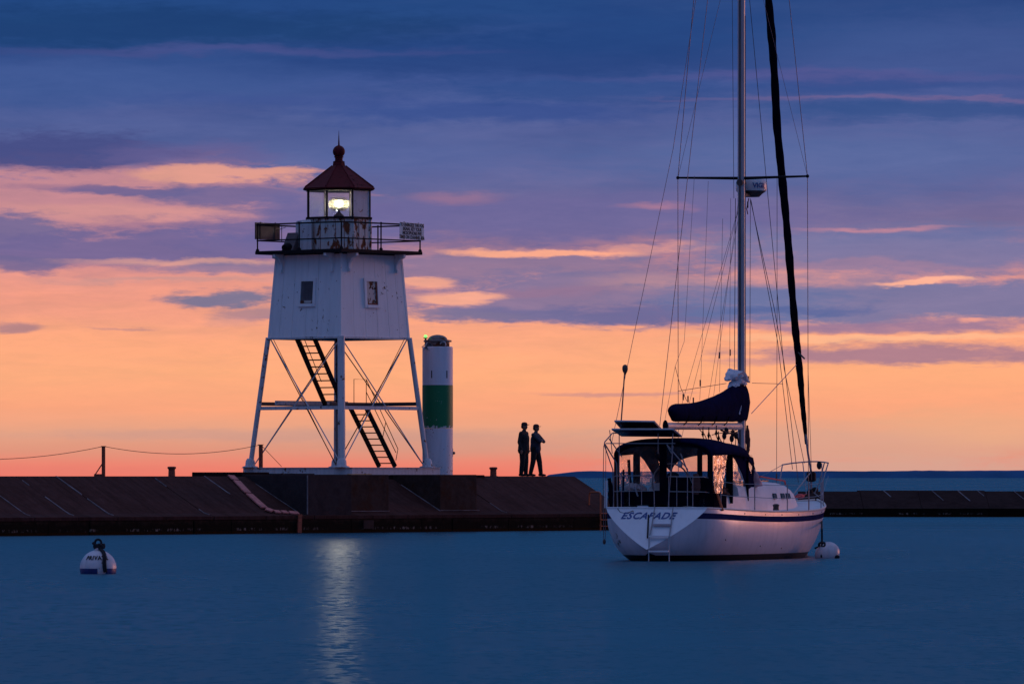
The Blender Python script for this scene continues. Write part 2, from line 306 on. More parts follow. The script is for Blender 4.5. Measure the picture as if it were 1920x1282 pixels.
# ------------------------------------------------------------------ mesh builder
class MB:
    def __init__(s): s.v = []; s.f = []; s.mi = []
    def add(s, vs, fs, mi=0, mat=None):
        o = len(s.v)
        for p in vs:
            p = Vector(p); s.v.append(tuple(mat @ p if mat else p))
        for f in fs: s.f.append(tuple(i+o for i in f)); s.mi.append(mi)
        return s
    def box(s, x0, x1, y0, y1, z0, z1, mi=0, mat=None):
        vs = [(x, y, z) for x in (x0, x1) for y in (y0, y1) for z in (z0, z1)]
        return s.add(vs, [(0,1,3,2), (4,6,7,5), (0,4,5,1), (2,3,7,6), (0,2,6,4), (1,5,7,3)], mi, mat)
    def beam(s, p, q, w, h, up=(0, 0, 1), mi=0):
        p = Vector(p); q = Vector(q); d = (q-p).normalized(); u = Vector(up)
        if abs(d.dot(u.normalized())) > .98: u = Vector((p.x, p.y, 0)) if Vector((p.x, p.y, 0)).length > 1e-3 else Vector((1, 0, 0))
        r = d.cross(u).normalized(); u = r.cross(d).normalized()
        vs = [e + r*a*w/2 + u*b*h/2 for e in (p, q) for a in (-1, 1) for b in (-1, 1)]
        return s.add(vs, [(0,1,3,2), (4,6,7,5), (0,4,5,1), (2,3,7,6), (0,2,6,4), (1,5,7,3)], mi)
    def tube(s, pts, r, seg=8, mi=0, flat=1.0, up=None):
        pts = [Vector(p) for p in pts]; n = len(pts); rs = r if isinstance(r, (list, tuple)) else [r]*n
        rings = []; u = Vector(up) if up else None
        for i, p in enumerate(pts):
            t = (pts[min(i+1, n-1)] - pts[max(i-1, 0)]).normalized()
            if u is None: u = Vector((0, 0, 1)) if abs(t.z) < .9 else Vector((1, 0, 0))
            a = t.cross(u)
            if a.length < 1e-5: a = t.cross(Vector((.3, 1, .2)))
            a.normalize(); b = a.cross(t).normalized(); u = b
            rings.append([p + a*math.cos(k*2*math.pi/seg)*rs[i]*flat + b*math.sin(k*2*math.pi/seg)*rs[i] for k in range(seg)])
        return s.loft(rings, mi=mi)
    def loft(s, rings, closed=True, caps=True, mi=0):
        o = len(s.v); m = len(rings[0])
        for rg in rings: s.v += [tuple(p) for p in rg]
        for i in range(len(rings)-1):
            for k in range(m if closed else m-1):
                a = o+i*m+k; b = o+i*m+(k+1) % m
                s.f.append((a, b, b+m, a+m)); s.mi.append(mi)
        if caps and closed:
            s.f.append(tuple(o+k for k in range(m))[::-1]); s.mi.append(mi)
            s.f.append(tuple(o+(len(rings)-1)*m+k for k in range(m))); s.mi.append(mi)
        return s
    def lathe(s, prof, seg=24, mat=None, mi=0, ph=0, caps=True):
        rings = [[Vector((r*math.cos(ph+k*2*math.pi/seg), r*math.sin(ph+k*2*math.pi/seg), z)) for k in range(seg)] for r, z in prof]
        if mat: rings = [[mat @ p for p in rg] for rg in rings]
        return s.loft(rings, mi=mi, caps=caps)
    def ball(s, c, r, seg=12, sq=(1, 1, 1), mi=0):
        c = Vector(c); pr = [(max(1e-4, r*math.sin(i*math.pi/seg)), -r*math.cos(i*math.pi/seg)) for i in range(seg+1)]
        return s.lathe(pr, seg*2, Matrix.Translation(c) @ Matrix.Diagonal((*sq, 1)), mi)
    def cone(s, p, q, r0, r1, seg=10, mi=0):
        return s.tube([p, q], [r0, r1], seg, mi)
    def build(s, name, mats, parent=None, smooth=False, bevel=0, angle=35, recalc=True, loc=None):
        me = bpy.data.meshes.new(name); me.from_pydata(s.v, [], s.f)
        if not isinstance(mats, (list, tuple)): mats = [mats]
        for m in mats: me.materials.append(MT[m] if isinstance(m, str) else m)
        if len(mats) > 1:
            for p, i in zip(me.polygons, s.mi): p.material_index = i
        if recalc:
            bm = bmesh.new(); bm.from_mesh(me); bmesh.ops.recalc_face_normals(bm, faces=bm.faces); bm.to_mesh(me); bm.free()
        if smooth:
            me.polygons.foreach_set('use_smooth', [True]*len(me.polygons))
            try: me.set_sharp_from_angle(angle=R(angle))
            except Exception: pass
        me.update()
        o = bpy.data.objects.new(name, me); COL.objects.link(o)
        if parent: o.parent = parent
        if loc: o.location = loc
        if bevel:
            b = o.modifiers.new('bevel', 'BEVEL'); b.width = bevel; b.segments = 2; b.limit_method = 'ANGLE'
        return o
def tag(o, label=None, cat=None, group=None, kind=None):
    if label: o['label'] = label
    if cat: o['category'] = cat
    if group: o['group'] = group
    if kind: o['kind'] = kind
    return o
def empty(name, loc, rz=0):
    o = bpy.data.objects.new(name, None); COL.objects.link(o); o.location = loc; o.rotation_euler = (0, 0, rz); o.empty_display_size = .3; return o
def dup(o, parent, loc=None, rot=None):
    c = o.copy(); COL.objects.link(c); c.parent = parent
    if loc is not None: c.location = loc
    if rot is not None: c.rotation_euler = rot
    return c
def text_mesh(txt, size, mat, name='lettering', parent=None, fn=None, shear=0, ext=.002, offset=0.0, spacing=1.0, sub=0):
    cu = bpy.data.curves.new('t', 'FONT'); cu.body = txt; cu.size = size; cu.align_x = 'CENTER'; cu.align_y = 'CENTER'
    cu.shear = shear; cu.extrude = ext; cu.offset = offset; cu.space_character = spacing; cu.resolution_u = 3
    o = bpy.data.objects.new('t', cu); COL.objects.link(o)
    dg = bpy.context.evaluated_depsgraph_get(); me = bpy.data.meshes.new_from_object(o.evaluated_get(dg))
    bpy.data.objects.remove(o); bpy.data.curves.remove(cu)
    if sub:
        bm = bmesh.new(); bm.from_mesh(me); bmesh.ops.triangulate(bm, faces=bm.faces)
        for _ in range(sub): bmesh.ops.subdivide_edges(bm, edges=[e for e in bm.edges if e.calc_length() > size*.18], cuts=1)
        bm.to_mesh(me); bm.free()
    if fn:
        for v in me.vertices: v.co = fn(v.co)
    me.materials.clear(); me.materials.append(MT[mat]); me.name = name
    o = bpy.data.objects.new(name, me); COL.objects.link(o)
    if parent: o.parent = parent
    return o

# ------------------------------------------------------------------ water, far land
def water():
    m, g, b = newmat('lake_water')
    co = g.node('ShaderNodeTexCoord').outputs['Object']
    def slopes(sx, sy, amp, det):       # ripple slopes across (x) and along (y) the line of sight
        n = g.node('ShaderNodeTexNoise'); g.put(n.inputs['Vector'], g.scale(co, sx, sy, 1)); n.inputs['Scale'].default_value = 1
        n.inputs['Detail'].default_value = det; n.inputs['Roughness'].default_value = .6
        v = g.node('ShaderNodeVectorMath'); v.operation = 'SUBTRACT'; g.put(v.inputs[0], n.outputs['Color']); v.inputs[1].default_value = (.5, .5, .5)
        w = g.node('ShaderNodeVectorMath'); w.operation = 'MULTIPLY'; g.put(w.inputs[0], v.outputs[0]); w.inputs[1].default_value = (amp*.42, amp, 0)
        return w.outputs[0]
    patch = g.noise(g.scale(co, .035, .012, 1), 1, 4, .6, .6)
    b.inputs['Base Color'].default_value = (.005, .10, .16, 1)
    g.put(b.inputs['Roughness'], g.smooth(patch, .3, .7, .24, .31))
    b.inputs['IOR'].default_value = 1.333
    b.inputs['Anisotropic'].default_value = .85
    tgn = g.node('ShaderNodeCombineXYZ'); tgn.inputs[1].default_value = 1.0; g.put(b.inputs['Tangent'], tgn.outputs[0])
    sm = g.node('ShaderNodeVectorMath'); sm.operation = 'ADD'; g.put(sm.inputs[0], slopes(6.0, 1.5, .85, 5)); g.put(sm.inputs[1], slopes(.5, .16, .10, 2))
    s2 = g.node('ShaderNodeVectorMath'); s2.operation = 'ADD'; g.put(s2.inputs[0], sm.outputs[0]); s2.inputs[1].default_value = (0, 0, 1)
    nm = g.node('ShaderNodeVectorMath'); nm.operation = 'NORMALIZE'; g.put(nm.inputs[0], s2.outputs[0]); g.put(b.inputs['Normal'], nm.outputs[0])
    mb = MB(); mb.add([(-12000, -800, 0), (12000, -800, 0), (12000, 12000, 0), (-12000, 12000, 0)], [(0, 1, 2, 3)])
    o = mb.build('water', m); tag(o, 'calm dark blue lake water in front of the pier', kind='structure')
water()
MT['hills'] = simple('haze_painted_forest', (.025, .10, .22), .95, var=.2, scale=.01, spec=.1)  # bluing by distance haze is painted into this base colour
def hills():
    mb = MB(); n = 260; x0, x1 = -70, 900; front = []; top = []; back = []
    for i in range(n+1):
        x = x0+(x1-x0)*i/n
        t = max(0, min(1, (x-20)/34))
        px = 960+F*x/3240
        h = 2.0*(1-math.exp(-max(0, (px-1028))/60)) + .9*math.exp(-((px-1095)/45)**2) + .5*math.exp(-((px-1850)/160)**2)+ 1.5
        h += .30*noise.noise(Vector((x*.045, 3.3, 0))) + .16*noise.noise(Vector((x*.25, 1.3, 0)))+.10*noise.noise(Vector((x*.8, 8.3, 0)))
        if px < 1028: h = -.5
        K = 2.376; hh = 1.80+2.655+(h-1.87)*K if h > 0 else -1.0
        front.append((x*K, 7700+14*noise.noise(Vector((x*.02, 0, 0))), -.3)); top.append((x*K, 7785, hh)); back.append((x*K, 8400, -.3))
    mb.loft([front, [( (a[0]+b[0])/2, 7725, b[2]*.7) for a, b in zip(front, top)], top, back], closed=False)
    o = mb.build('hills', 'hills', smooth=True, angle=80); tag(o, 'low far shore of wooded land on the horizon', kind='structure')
hills()

# ------------------------------------------------------------------ the pier (local x runs along it to the right and away, local y away from the camera)
PA = math.atan2(.748, .664)
PO = Vector((-6.12, 197.2, 0))
def pw(t, w, z=0): return Vector((PO.x + .664*t - .748*w, PO.y + .748*t + .664*w, z))
def tpx(px, w):
    k = (px-960)/F
    return (k*(PO.y+.664*w) - PO.x + .748*w) / (.664 - k*.748)
def pierthing(name, px, w, z, rz=0): return empty(name, pw(tpx(px, w), w, z), PA+rz)

pier = empty('pier', PO, PA); tag(pier, 'long dark concrete pier with sloping face under the lighthouse', kind='structure')
W1, W2, Z0, Z1, Z2 = .45, 2.75, .56, .66, 1.81
t_end = tpx(1078, W2); t_left = -45.0
joints = [t_left, -38, -31, tpx(-150, 0), tpx(-40, 0), tpx(66, 0), tpx(148, 0), tpx(222, 0), tpx(312, 0), tpx(402, 0), tpx(500, 0), tpx(590, 0), tpx(700, 0), tpx(960, 0), tpx(1050, 0), t_end]
def slz(w): return Z1+(Z2-Z1)*(w-W1)/(W2-W1) if w > W1 else Z0+(Z1-Z0)*w/W1
SEAL = {5: ((0, .55, .014),), 6: ((.0, .5, .017), (.78, .9, .012)), 7: ((.55, 1, .02), (.0, .45, .016)), 9: ((0, .18, .018), (.75, .95, .010)), 10: ((.55, 1, .020),), 13: ((.0, .3, .010),)}
for i, (a, b) in enumerate(zip(joints, joints[1:])):
    e = .012; mb = MB(); dz = random.uniform(-.013, .013)
    pr = [(0.02, Z0-.12), (0.0, Z0), (W1, Z1+dz), (W2, Z2+dz), (W2+.35, Z2+dz), (W2+.35, Z2-.3)]
    mb.loft([[Vector((x, w, zz)) for w, zz in pr] for x in (a+e, b-e)])
    mb.build('concrete_panel', 'slope', pier, bevel=.012)
    for f0, f1, s in SEAL.get(i, ()):
        jm = MB(); n_ = 7
        def at_(f_): return (W1*.5+(W2-W1*.5)*f_)
        jm.loft([[Vector((a+dx+.01*noise.noise(Vector((a, f_*9, 0))), at_(f_), slz(at_(f_))+o_)) for dx, o_ in ((-s, .012), (s, .012), (s, -.04), (-s, -.04))] for f_ in [f0+(f1-f0)*q/n_ for q in range(n_+1)]])
        jm.build('joint_sealant', 'joint', pier)
# vertical wall, in segments with joints
ws = [t_left, -37, -30] + [tpx(p, 0) for p in (-120, -20, 92, 170, 258, 365, 435, 562, 660, 792, 850, 955, 1078)] + [t_end]
for a, b in zip(ws, ws[1:]):
    mb = MB(); off = random.uniform(-.012, .012)
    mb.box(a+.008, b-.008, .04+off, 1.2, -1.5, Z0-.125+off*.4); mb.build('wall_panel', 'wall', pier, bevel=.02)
MB().box(t_left, t_end-.02, .3, 9.5, -1.5, Z1-.12).build('pier_core', 'top', pier)
mb = MB()
for i, a in enumerate(joints[:-1]):
    b = joints[i+1]; mb2 = MB().box(a+.01, b-.01, W2+.36, 9.6, Z1-.119, Z2-.004*(i % 2)); mb2.build('deck_slab', 'top', pier, bevel=.01)
MB().box(tpx(682, .0), tpx(700, 0), -.02, .05, .12, Z0-.16).build('pale_patch', 'rusty_block', pier)

# concrete footing blocks of the lighthouse
foot = empty('concrete_footing', pw(2, 3, 0), PA); tag(foot, 'stepped dark concrete footing blocks under the lighthouse and round daymark', 'footing')
fo = Vector((2, 3, 0))
def fbox(name, t0, t1, w0, w1, z0, z1, mat, bevel=.02):
    return MB().box(t0-fo.x, t1-fo.x, w0-fo.y, w1-fo.y, z0, z1).build(name, mat, foot, bevel=bevel)
tA = tpx(576, .03); tB = tpx(660, .03); tB2 = tpx(730, W1); tC = tpx(826, W1); tC2 = tpx(895, W1)
fbox('block', tA, tB-.01, .03, 5.1, .50, 1.865, 'block')
fbox('block', tB+.01, tB2, W1+.02, 5.1, .60, 1.86, 'rusty_block')
fbox('block', tC, tC2, W1+.02, 5.1, .60, 1.86, 'rusty_block')
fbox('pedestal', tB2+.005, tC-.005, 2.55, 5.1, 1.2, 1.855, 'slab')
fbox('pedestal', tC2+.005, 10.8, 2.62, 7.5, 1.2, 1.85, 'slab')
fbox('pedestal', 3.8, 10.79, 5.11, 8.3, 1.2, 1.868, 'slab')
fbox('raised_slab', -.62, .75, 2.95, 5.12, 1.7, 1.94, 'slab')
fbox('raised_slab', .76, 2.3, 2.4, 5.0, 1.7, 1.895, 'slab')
fbox('edge_strip', 2.31, 3.4, .9, 1.0, 1.866, 1.885, 'yellow', 0)
# pale seams at block corner and foot
for (a, b, r_) in (((tA, .02, .6), (tA, .02, 1.84), .022), ((tB, W1-.0, .685), (tB2, W1-.0, .685), .012), ((tC, W1, .69), (tC2+.1, W1, .69), .012), ((tA+.7, .01, .545), (tB, .01, .545), .008),
                   ((tC-.01, W1, .68), (tC-.01, 2.2, 1.53), .016), ((tA-.012, .45, .68), (tA-.012, 2.3, 1.57), .012)):
    MB().tube([Vector(a)-fo, Vector(b)-fo], r_, 6).build('seam', 'joint', foot)

# salmon cover plates down the slope
cov = empty('cable_cover', pw(tpx(434, W2), W2, Z2), PA); tag(cov, 'salmon painted cover plates running down the slope beside the block', 'cable cover')
def slopez(w): return Z1+(Z2-Z1)*(w-W1)/(W2-W1) if w > W1 else Z0+(Z1-Z0)*w/W1
route = [(432, 2.72), (443, 2.38), (466, 1.55), (497, .62), (513, .38), (527, .3), (541, .25), (562, .10)]
co_ = pw(tpx(434, W2), W2, Z2)
def toloc(px, w, z):
    t = tpx(px, w); return Vector((t - tpx(434, W2), w - W2, z - Z2))
pts = [toloc(p, w, slopez(w)+.05) for p, w in route]
for i, (a, b) in enumerate(zip(pts, pts[1:])):
    d = (b-a).normalized(); a2 = a+d*.035; b2 = b-d*.035
    MB().beam(a2, b2, .26 if i < 4 else .2, .05, up=(0, -.4, .9)).build('cover_plate', 'pink_plank', cov, bevel=.008)
MB().beam(toloc(562, -.0, .60), toloc(561, -.0, 0.02), .17, .06, up=(0, -1, 0)).build('drop_pipe', 'rust', cov)

# ------------------------------------------------------------------ lighthouse
LT, LW = 6.50, 5.28
lh = empty('lighthouse', pw(LT, LW, 1.87), PA); tag(lh, 'white wooden lighthouse on open steel legs with lit lantern and red roof', 'lighthouse')
BZ = 1.87
def LZ(z): return z-BZ
# base frame: white channel beams
zb0, zb1 = LZ(1.845), LZ(2.10)
for (x0, x1, y0, y1) in ((-2.12, 2.15, -2.58, -2.46), (-2.12, -2.0, -2.46, 2.37), (-2.0, 2.15, 2.25, 2.37), (2.03, 2.15, -2.46, 2.25)):
    mb = MB().box(x0, x1, y0, y1, zb0, zb1-.02)
    e = .035
    mb.box(x0-e, x1+e, y0-e, y1+e, zb1-.02, zb1); mb.build('base_beam', 'white_steel', lh)
mb = MB()
for k in range(9): mb.box(-2.0, 2.03, -2.4+k*.56, -2.4+k*.56+.1, zb0+.03, zb1-.05)
mb.build('floor_beam', 'dark_steel', lh)
hb, hm, ht = 2.08, 1.66, 1.478
zl0, zh0, zh1 = LZ(2.10), LZ(6.40), LZ(9.14)
def hs(z):   # half side of the leg square
    return hb+(hm-hb)*(z-zl0)/(zh0-zl0)
corners = [(-1, -1), (1, -1), (1, 1), (-1, 1)]
for sx, sy in corners:
    mb = MB(); r_ = .125 if (sx, sy) == (-1, -1) else .085
    mb.tube([(sx*hb, sy*hb, zl0), (sx*hm, sy*hm, zh0)], r_, 12)
    leg = mb.build('leg', 'white_steel', lh, smooth=True)
    MB().lathe([(.26, zl0), (.26, zl0+.03), (.17, zl0+.05), (.15, zl0+.22), (.10, zl0+.30)], 14, Matrix.Translation((sx*hb, sy*hb, 0))).build('foot_flange', 'white_steel', leg, smooth=True)
    for a in (0, 1, 2, 3): pass
MB().tube([(0, 0, zl0), (0, 0, zh0)], .105, 14).build('column', 'grey_steel', lh, smooth=True)
MB().tube([(.16, -.1, zl0), (.17, -.1, 1.6), (.13, -.08, 2.6), (-.3, -.3, 3.9), (-.5, -.35, zh0)], .028, 6).build('conduit', 'black_iron', lh, smooth=True)
# ring of struts halfway up
for i in range(4):
    (ax, ay), (bx, by) = corners[i], corners[(i+1) % 4]
    near = i in (0, 3); zz = LZ(4.06) if near else LZ(4.21); h = hs(zz)
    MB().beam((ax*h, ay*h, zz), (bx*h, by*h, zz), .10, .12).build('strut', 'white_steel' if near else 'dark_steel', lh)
MB().beam((-hs(2.3), 1.1, LZ(4.24)), (hs(2.3)-.3, 1.1, LZ(4.24)), .08, .14).build('strut', 'white_steel', lh)
MB().beam((-1.2, -.75, LZ(4.2)), (1.6, -.75, LZ(4.2)), .08, .10).build('strut', 'dark_steel', lh)
# tie rods, an X on each side
for i in range(4):
    (ax, ay), (bx, by) = corners[i], corners[(i+1) % 4]
    near = i in (0, 3)
    for (px_, py_), (qx, qy) in (((ax, ay), (bx, by)), ((bx, by), (ax, ay))):
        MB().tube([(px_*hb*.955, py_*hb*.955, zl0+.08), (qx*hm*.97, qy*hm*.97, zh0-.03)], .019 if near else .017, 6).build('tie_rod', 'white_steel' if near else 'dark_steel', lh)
    # second pair inside, from the column foot
for sx, sy in corners:
    MB().tube([(0.1*sx, 0.1*sy, zl0+.15), (sx*hm*.93, sy*hm*.93, zh0-.03)], .012, 6).build('tie_rod', 'dark_steel', lh)
# stairs along local x
st = empty('stairway', (0, 0, 0)); st.parent = lh
def flight(xa, za, xb, zb, y0, wdt, n):
    for yy in (y0, y0+wdt):
        MB().beam((xa, yy, za), (xb, yy, zb), .045, .17).build('stringer', 'black_iron', st)
    for k in range(n):
        f_ = (k+.6)/n; x_ = xa+(xb-xa)*f_; z_ = za+(zb-za)*f_
        MB().box(x_-.11, x_+.11, y0+.03, y0+wdt-.03, z_-.018, z_+.018).build('tread', 'black_iron', st)
flight(1.98, zl0+.02, .52, LZ(4.14), -.72, .72, 10)
flight(-.18, LZ(4.16), -1.60, zh0+.02, -.36, .80, 10)
MB().box(-.38, .60, -.82, .45, LZ(4.12), LZ(4.17)).build('landing', 'black_iron', st)
def rail(pts, r_=.013): MB().tube(pts, r_, 6).build('handrail', 'black_iron', st)
rail([(-.1, -.78, LZ(4.2)), (-.1, -.78, LZ(5.02)), (.50, -.78, LZ(5.02)), (2.05, -.78, LZ(2.72)), (1.95, -.78, LZ(2.34))])
rail([(.5, -.78, LZ(4.6)), (1.95, -.78, LZ(2.6))])
rail([(.5, -.78, LZ(4.15)), (.5, -.78, LZ(5.02))]); rail([(1.3, -.78, LZ(3.1)), (1.45, -.78, LZ(3.6))])
rail([(-.35, .47, LZ(4.95)), (-1.2, .47, LZ(6.4))]); rail([(-.35, .47, LZ(4.6)), (-1.4, .47, LZ(6.4))])

# the house: four tapering walls of boards
def wallpt(i, u, z, off=0):  # u in -1..1 along the wall, i = side index; returns local point
    h = hm+(ht-hm)*(z-zh0)/(zh1-zh0)
    n = [(0, -1), (1, 0), (0, 1), (-1, 0)][i]; t = [(1, 0), (0, 1), (-1, 0), (0, -1)][i]
    return Vector((n[0]*(h+off)+t[0]*u*h, n[1]*(h+off)+t[1]*u*h, z))
MB().loft([[Vector((sx*((hm+(ht-hm)*(z_-zh0)/(zh1-zh0))-.032), sy*((hm+(ht-hm)*(z_-zh0)/(zh1-zh0))-.032), z_)) for sx, sy in corners] for z_ in (zh0, zh1)]).build('inner_wall', 'louver', lh)
for i in range(4):
    wall = empty('wall', (0, 0, 0)); wall.parent = lh
    cuts = [-1, -.62, -.27, .08, .42, .72, 1]
    if i == 3: cuts = [-1, -.70, -.36, .02, .34, .68, 1]
    for k, (a, b) in enumerate(zip(cuts, cuts[1:])):
        e = .003; off = random.uniform(-.003, .003)
        def ring(z_):
            return [wallpt(i, a+e, z_, off), wallpt(i, b-e, z_, off), wallpt(i, b-e, z_, -.03), wallpt(i, a+e, z_, -.03)]
        zs = zh0+random.uniform(-.01, .01)
        MB().loft([ring(zs), ring(zh1-.02)]).build('board', 'white_board', wall)
    # corner trim
    cx_, cy_ = corners[i]
    def cring(z_):
        h_ = hm+(ht-hm)*(z_-zh0)/(zh1-zh0); a_, b_ = h_+.012, h_-.06
        return [Vector((cx_*p_, cy_*q_, z_)) for p_, q_ in ((a_, a_), (a_, b_), (b_, b_), (b_, a_))]
    MB().loft([cring(zh0-.02), cring(zh1)]).build('corner_trim', 'white_board', wall)
    # bottom sill
    MB().beam(wallpt(i, -1.01, zh0-.03, .0), wallpt(i, 1.01, zh0-.03, .0), .05, .06).build('sill_board', 'white_steel', wall)
# gallery deck
gh = 1.97
MB().box(-gh, gh, -gh, gh, LZ(9.16), LZ(9.27)).build('gallery_deck', 'black_iron', lh, bevel=.015)
for k in range(10):
    pass
# brackets
def bracket(i, u):
    zt = LZ(9.16); prof = [(0, zt-.62), (.13, zt-.62), (.13, zt-.52), (.09, zt-.50), (.10, zt-.34), (.22, zt-.16), (.42, zt-.10), (.42, zt-.005), (0, zt-.005)]
    h = .055
    n = Vector([(0, -1, 0), (1, 0, 0), (0, 1, 0), (-1, 0, 0)][i]); t = Vector([(1, 0, 0), (0, 1, 0), (-1, 0, 0), (0, -1, 0)][i])
    b0 = ht+.02
    MB().loft([[n*(b0+d_)+t*(u*ht+s_)+Vector((0, 0, z_)) for d_, z_ in prof] for s_ in (-h, h)]).build('bracket', 'white', lh, bevel=.01)
for i in range(4):
    for u in (-.78, .78): bracket(i, u)
# windows
def window(i, u, zc, w, h, louvres):
    n = Vector([(0, -1, 0), (1, 0, 0), (0, 1, 0), (-1, 0, 0)][i]); t = Vector([(1, 0, 0), (0, 1, 0), (-1, 0, 0), (0, -1, 0)][i])
    tilt = (ht-hm)/(zh1-zh0)
    c0 = wallpt(i, 0, zc, 0)+t*u; up = (Vector((0, 0, 1))+n*tilt).normalized(); nn = t.cross(up).normalized()
    if nn.dot(n) < 0: nn = -nn
    M_ = Matrix.Translation(c0) @ Matrix((t, up, nn)).transposed().to_4x4()
    win = MB().box(-w/2-.11, -w/2, -h/2-.1, h/2+.1, .003, .05, 0, M_).box(w/2, w/2+.11, -h/2-.1, h/2+.1, .003, .05, 0, M_).box(-w/2, w/2, h/2, h/2+.1, .003, .05, 0, M_).box(-w/2, w/2, -h/2-.1, -h/2, .003, .065, 0, M_).build('window', 'white', lh)
    MB().box(-w/2, w/2, -h/2, h/2, .002, .008, 0, M_).build('window_back', 'louver' if louvres else 'hatch', win)
    if louvres:
        for k in range(7):
            y_ = h/2-.06-k*.075
            MB().box(-w/2+.1, w/2-.03, y_-.018, y_+.018, .012, .035, 0, M_).build('louvre_blade', 'louver', win)
        MB().box(-w/2+.01, w/2-.01, -h/2+.02, -h/2+.10, .01, .04, 0, M_).build('sill', 'hatch', win)
    else:
        MB().box(w/2-.07, w/2-.01, -h/2+.01, h/2-.01, .01, .03, 0, M_).build('jamb', 'rust', win)
        MB().box(-w/2+.01, w/2-.07, -h/2+.01, -h/2+.05, .01, .03, 0, M_).build('sill', 'rust', win)
window(3, .05, LZ(7.87), .56, .74, True)     # left face (normal -x)
window(0, -.09, LZ(7.85), .52, .78, False)   # right face (normal -y)
# lantern drum
zd0, zd1 = LZ(9.27), LZ(10.32)
oph = R(22.5)
OR = 1.13
MB().lathe([(OR, zd0), (OR, zd1)], 8, None, 0, oph).build('lantern_drum', 'drum', lh)
for k in range(24):
    a = k*math.pi/12
dr = MB()
for k in range(8):
    a = oph+k*math.pi/4; dr.beam((OR*math.cos(a), OR*math.sin(a), zd0), (OR*math.cos(a), OR*math.sin(a), zd1), .05, .05)
dr.build('drum_trim', 'drum', lh)
for k in range(8):
    a0 = oph+k*math.pi/4; a1 = a0+math.pi/4
    for f_ in (.33, .67):
        p0 = Vector((OR*math.cos(a0), OR*math.sin(a0), 0)).lerp(Vector((OR*math.cos(a1), OR*math.sin(a1), 0)), f_)*1.004
        MB().beam(p0+Vector((0, 0, zd0+.02)), p0+Vector((0, 0, zd1-.02)), .018, .012).build('drum_seam', 'rust', lh)
MB().lathe([(OR+.05, zd1), (OR+.05, zd1+.07), (OR-.02, zd1+.07)], 8, None, 0, oph).build('lantern_sill', 'black_iron', lh)
# box on drum left side (vent with rounded top)
va = math.radians(180+45-62)
mb = MB(); M_ = Matrix.Rotation(R(146), 4, 'Z')
mb.loft([[M_ @ Vector((1.06, s_*.62, zz)) for s_, zz in ((-1, zd0), (1, zd0), (1, zd1-.16), (.75, zd1-.02), (-.75, zd1-.02), (-1, zd1-.16))],
         [M_ @ Vector((1.36, s_*.52, zz)) for s_, zz in ((-1, zd0), (1, zd0), (1, zd1-.18), (.75, zd1-.04), (-.75, zd1-.04), (-1, zd1-.18))]])
mb.build('vent_box', 'white_steel', lh, bevel=.02)
# glazing
zg0, zg1 = zd1+.07, LZ(11.26)
zg1 = LZ(11.26)
def octp(k, r_): a = oph+k*math.pi/4; return Vector((r_*math.cos(a), r_*math.sin(a), 0))
# faces: face k spans vertices k..k+1. Face whose normal is -y (270 deg) is the solid one's left neighbour
for k in range(8):
    a, b = octp(k, OR-.03), octp(k+1, OR-.03); mid = math.degrees(math.atan2((a+b).y, (a+b).x)) % 360
    MB().beam(octp(k, OR-.03)+Vector((0, 0, zg0)), octp(k, OR-.03)+Vector((0, 0, zg1)), .045, .045).build('mullion', 'black_iron', lh)
    zz0, zz1 = zg0+.01, zg1-.01
    solid = abs(mid-315) < 5 or abs(mid-270) < 5
    d = (b-a).normalized()*.03; nrm = (a+b).normalized()
    q = MB().loft([[a+d+Vector((0, 0, z_)), b-d+Vector((0, 0, z_)), b-d-nrm*.012+Vector((0, 0, z_)), a+d-nrm*.012+Vector((0, 0, z_))] for z_ in (zz0, zz1)])
    q.build('solid_panel' if solid else 'glass_pane', 'white_steel' if solid else 'glass', lh)
MB().lathe([(OR-.06, zg0-.02), (OR-.06, zg0)], 8, None, 0, oph).build('lantern_floor', 'white_steel', lh)
# roof
ze = LZ(11.30)
MB().lathe([(OR+.02, zg1), (1.17, zg1+.06), (1.17, ze)], 8, None, 0, oph, ).build('eave_band', 'black_iron', lh)
mb = MB()
mb.lathe([(1.20, ze), (1.275, ze+.03), (1.275, ze+.06), (1.22, ze+.085), (.26, LZ(12.10)), (.22, LZ(12.12)), (.20, LZ(12.26))], 8, None, 0, oph)
mb.build('roof', 'red_roof', lh)
for k in range(8):
    MB().tube([octp(k, 1.235)+Vector((0, 0, ze+.09)), octp(k, .25)+Vector((0, 0, LZ(12.11)))], .02, 6).build('roof_seam', 'red_roof', lh)
MB().lathe([(.20, LZ(12.25)), (.13, LZ(12.28)), (.13, LZ(12.38)), (.16, LZ(12.39)), (.16, LZ(12.42)), (.10, LZ(12.43))]+[(max(.02, .205*math.sin(a)), LZ(12.585)-.205*math.cos(a)) for a in [math.pi*k/14 for k in range(2, 14)]]+[(.03, LZ(12.80)), (.025, LZ(12.88)), (.004, LZ(13.28))], 20).build('ventilator_ball', 'red_roof', lh, smooth=True)
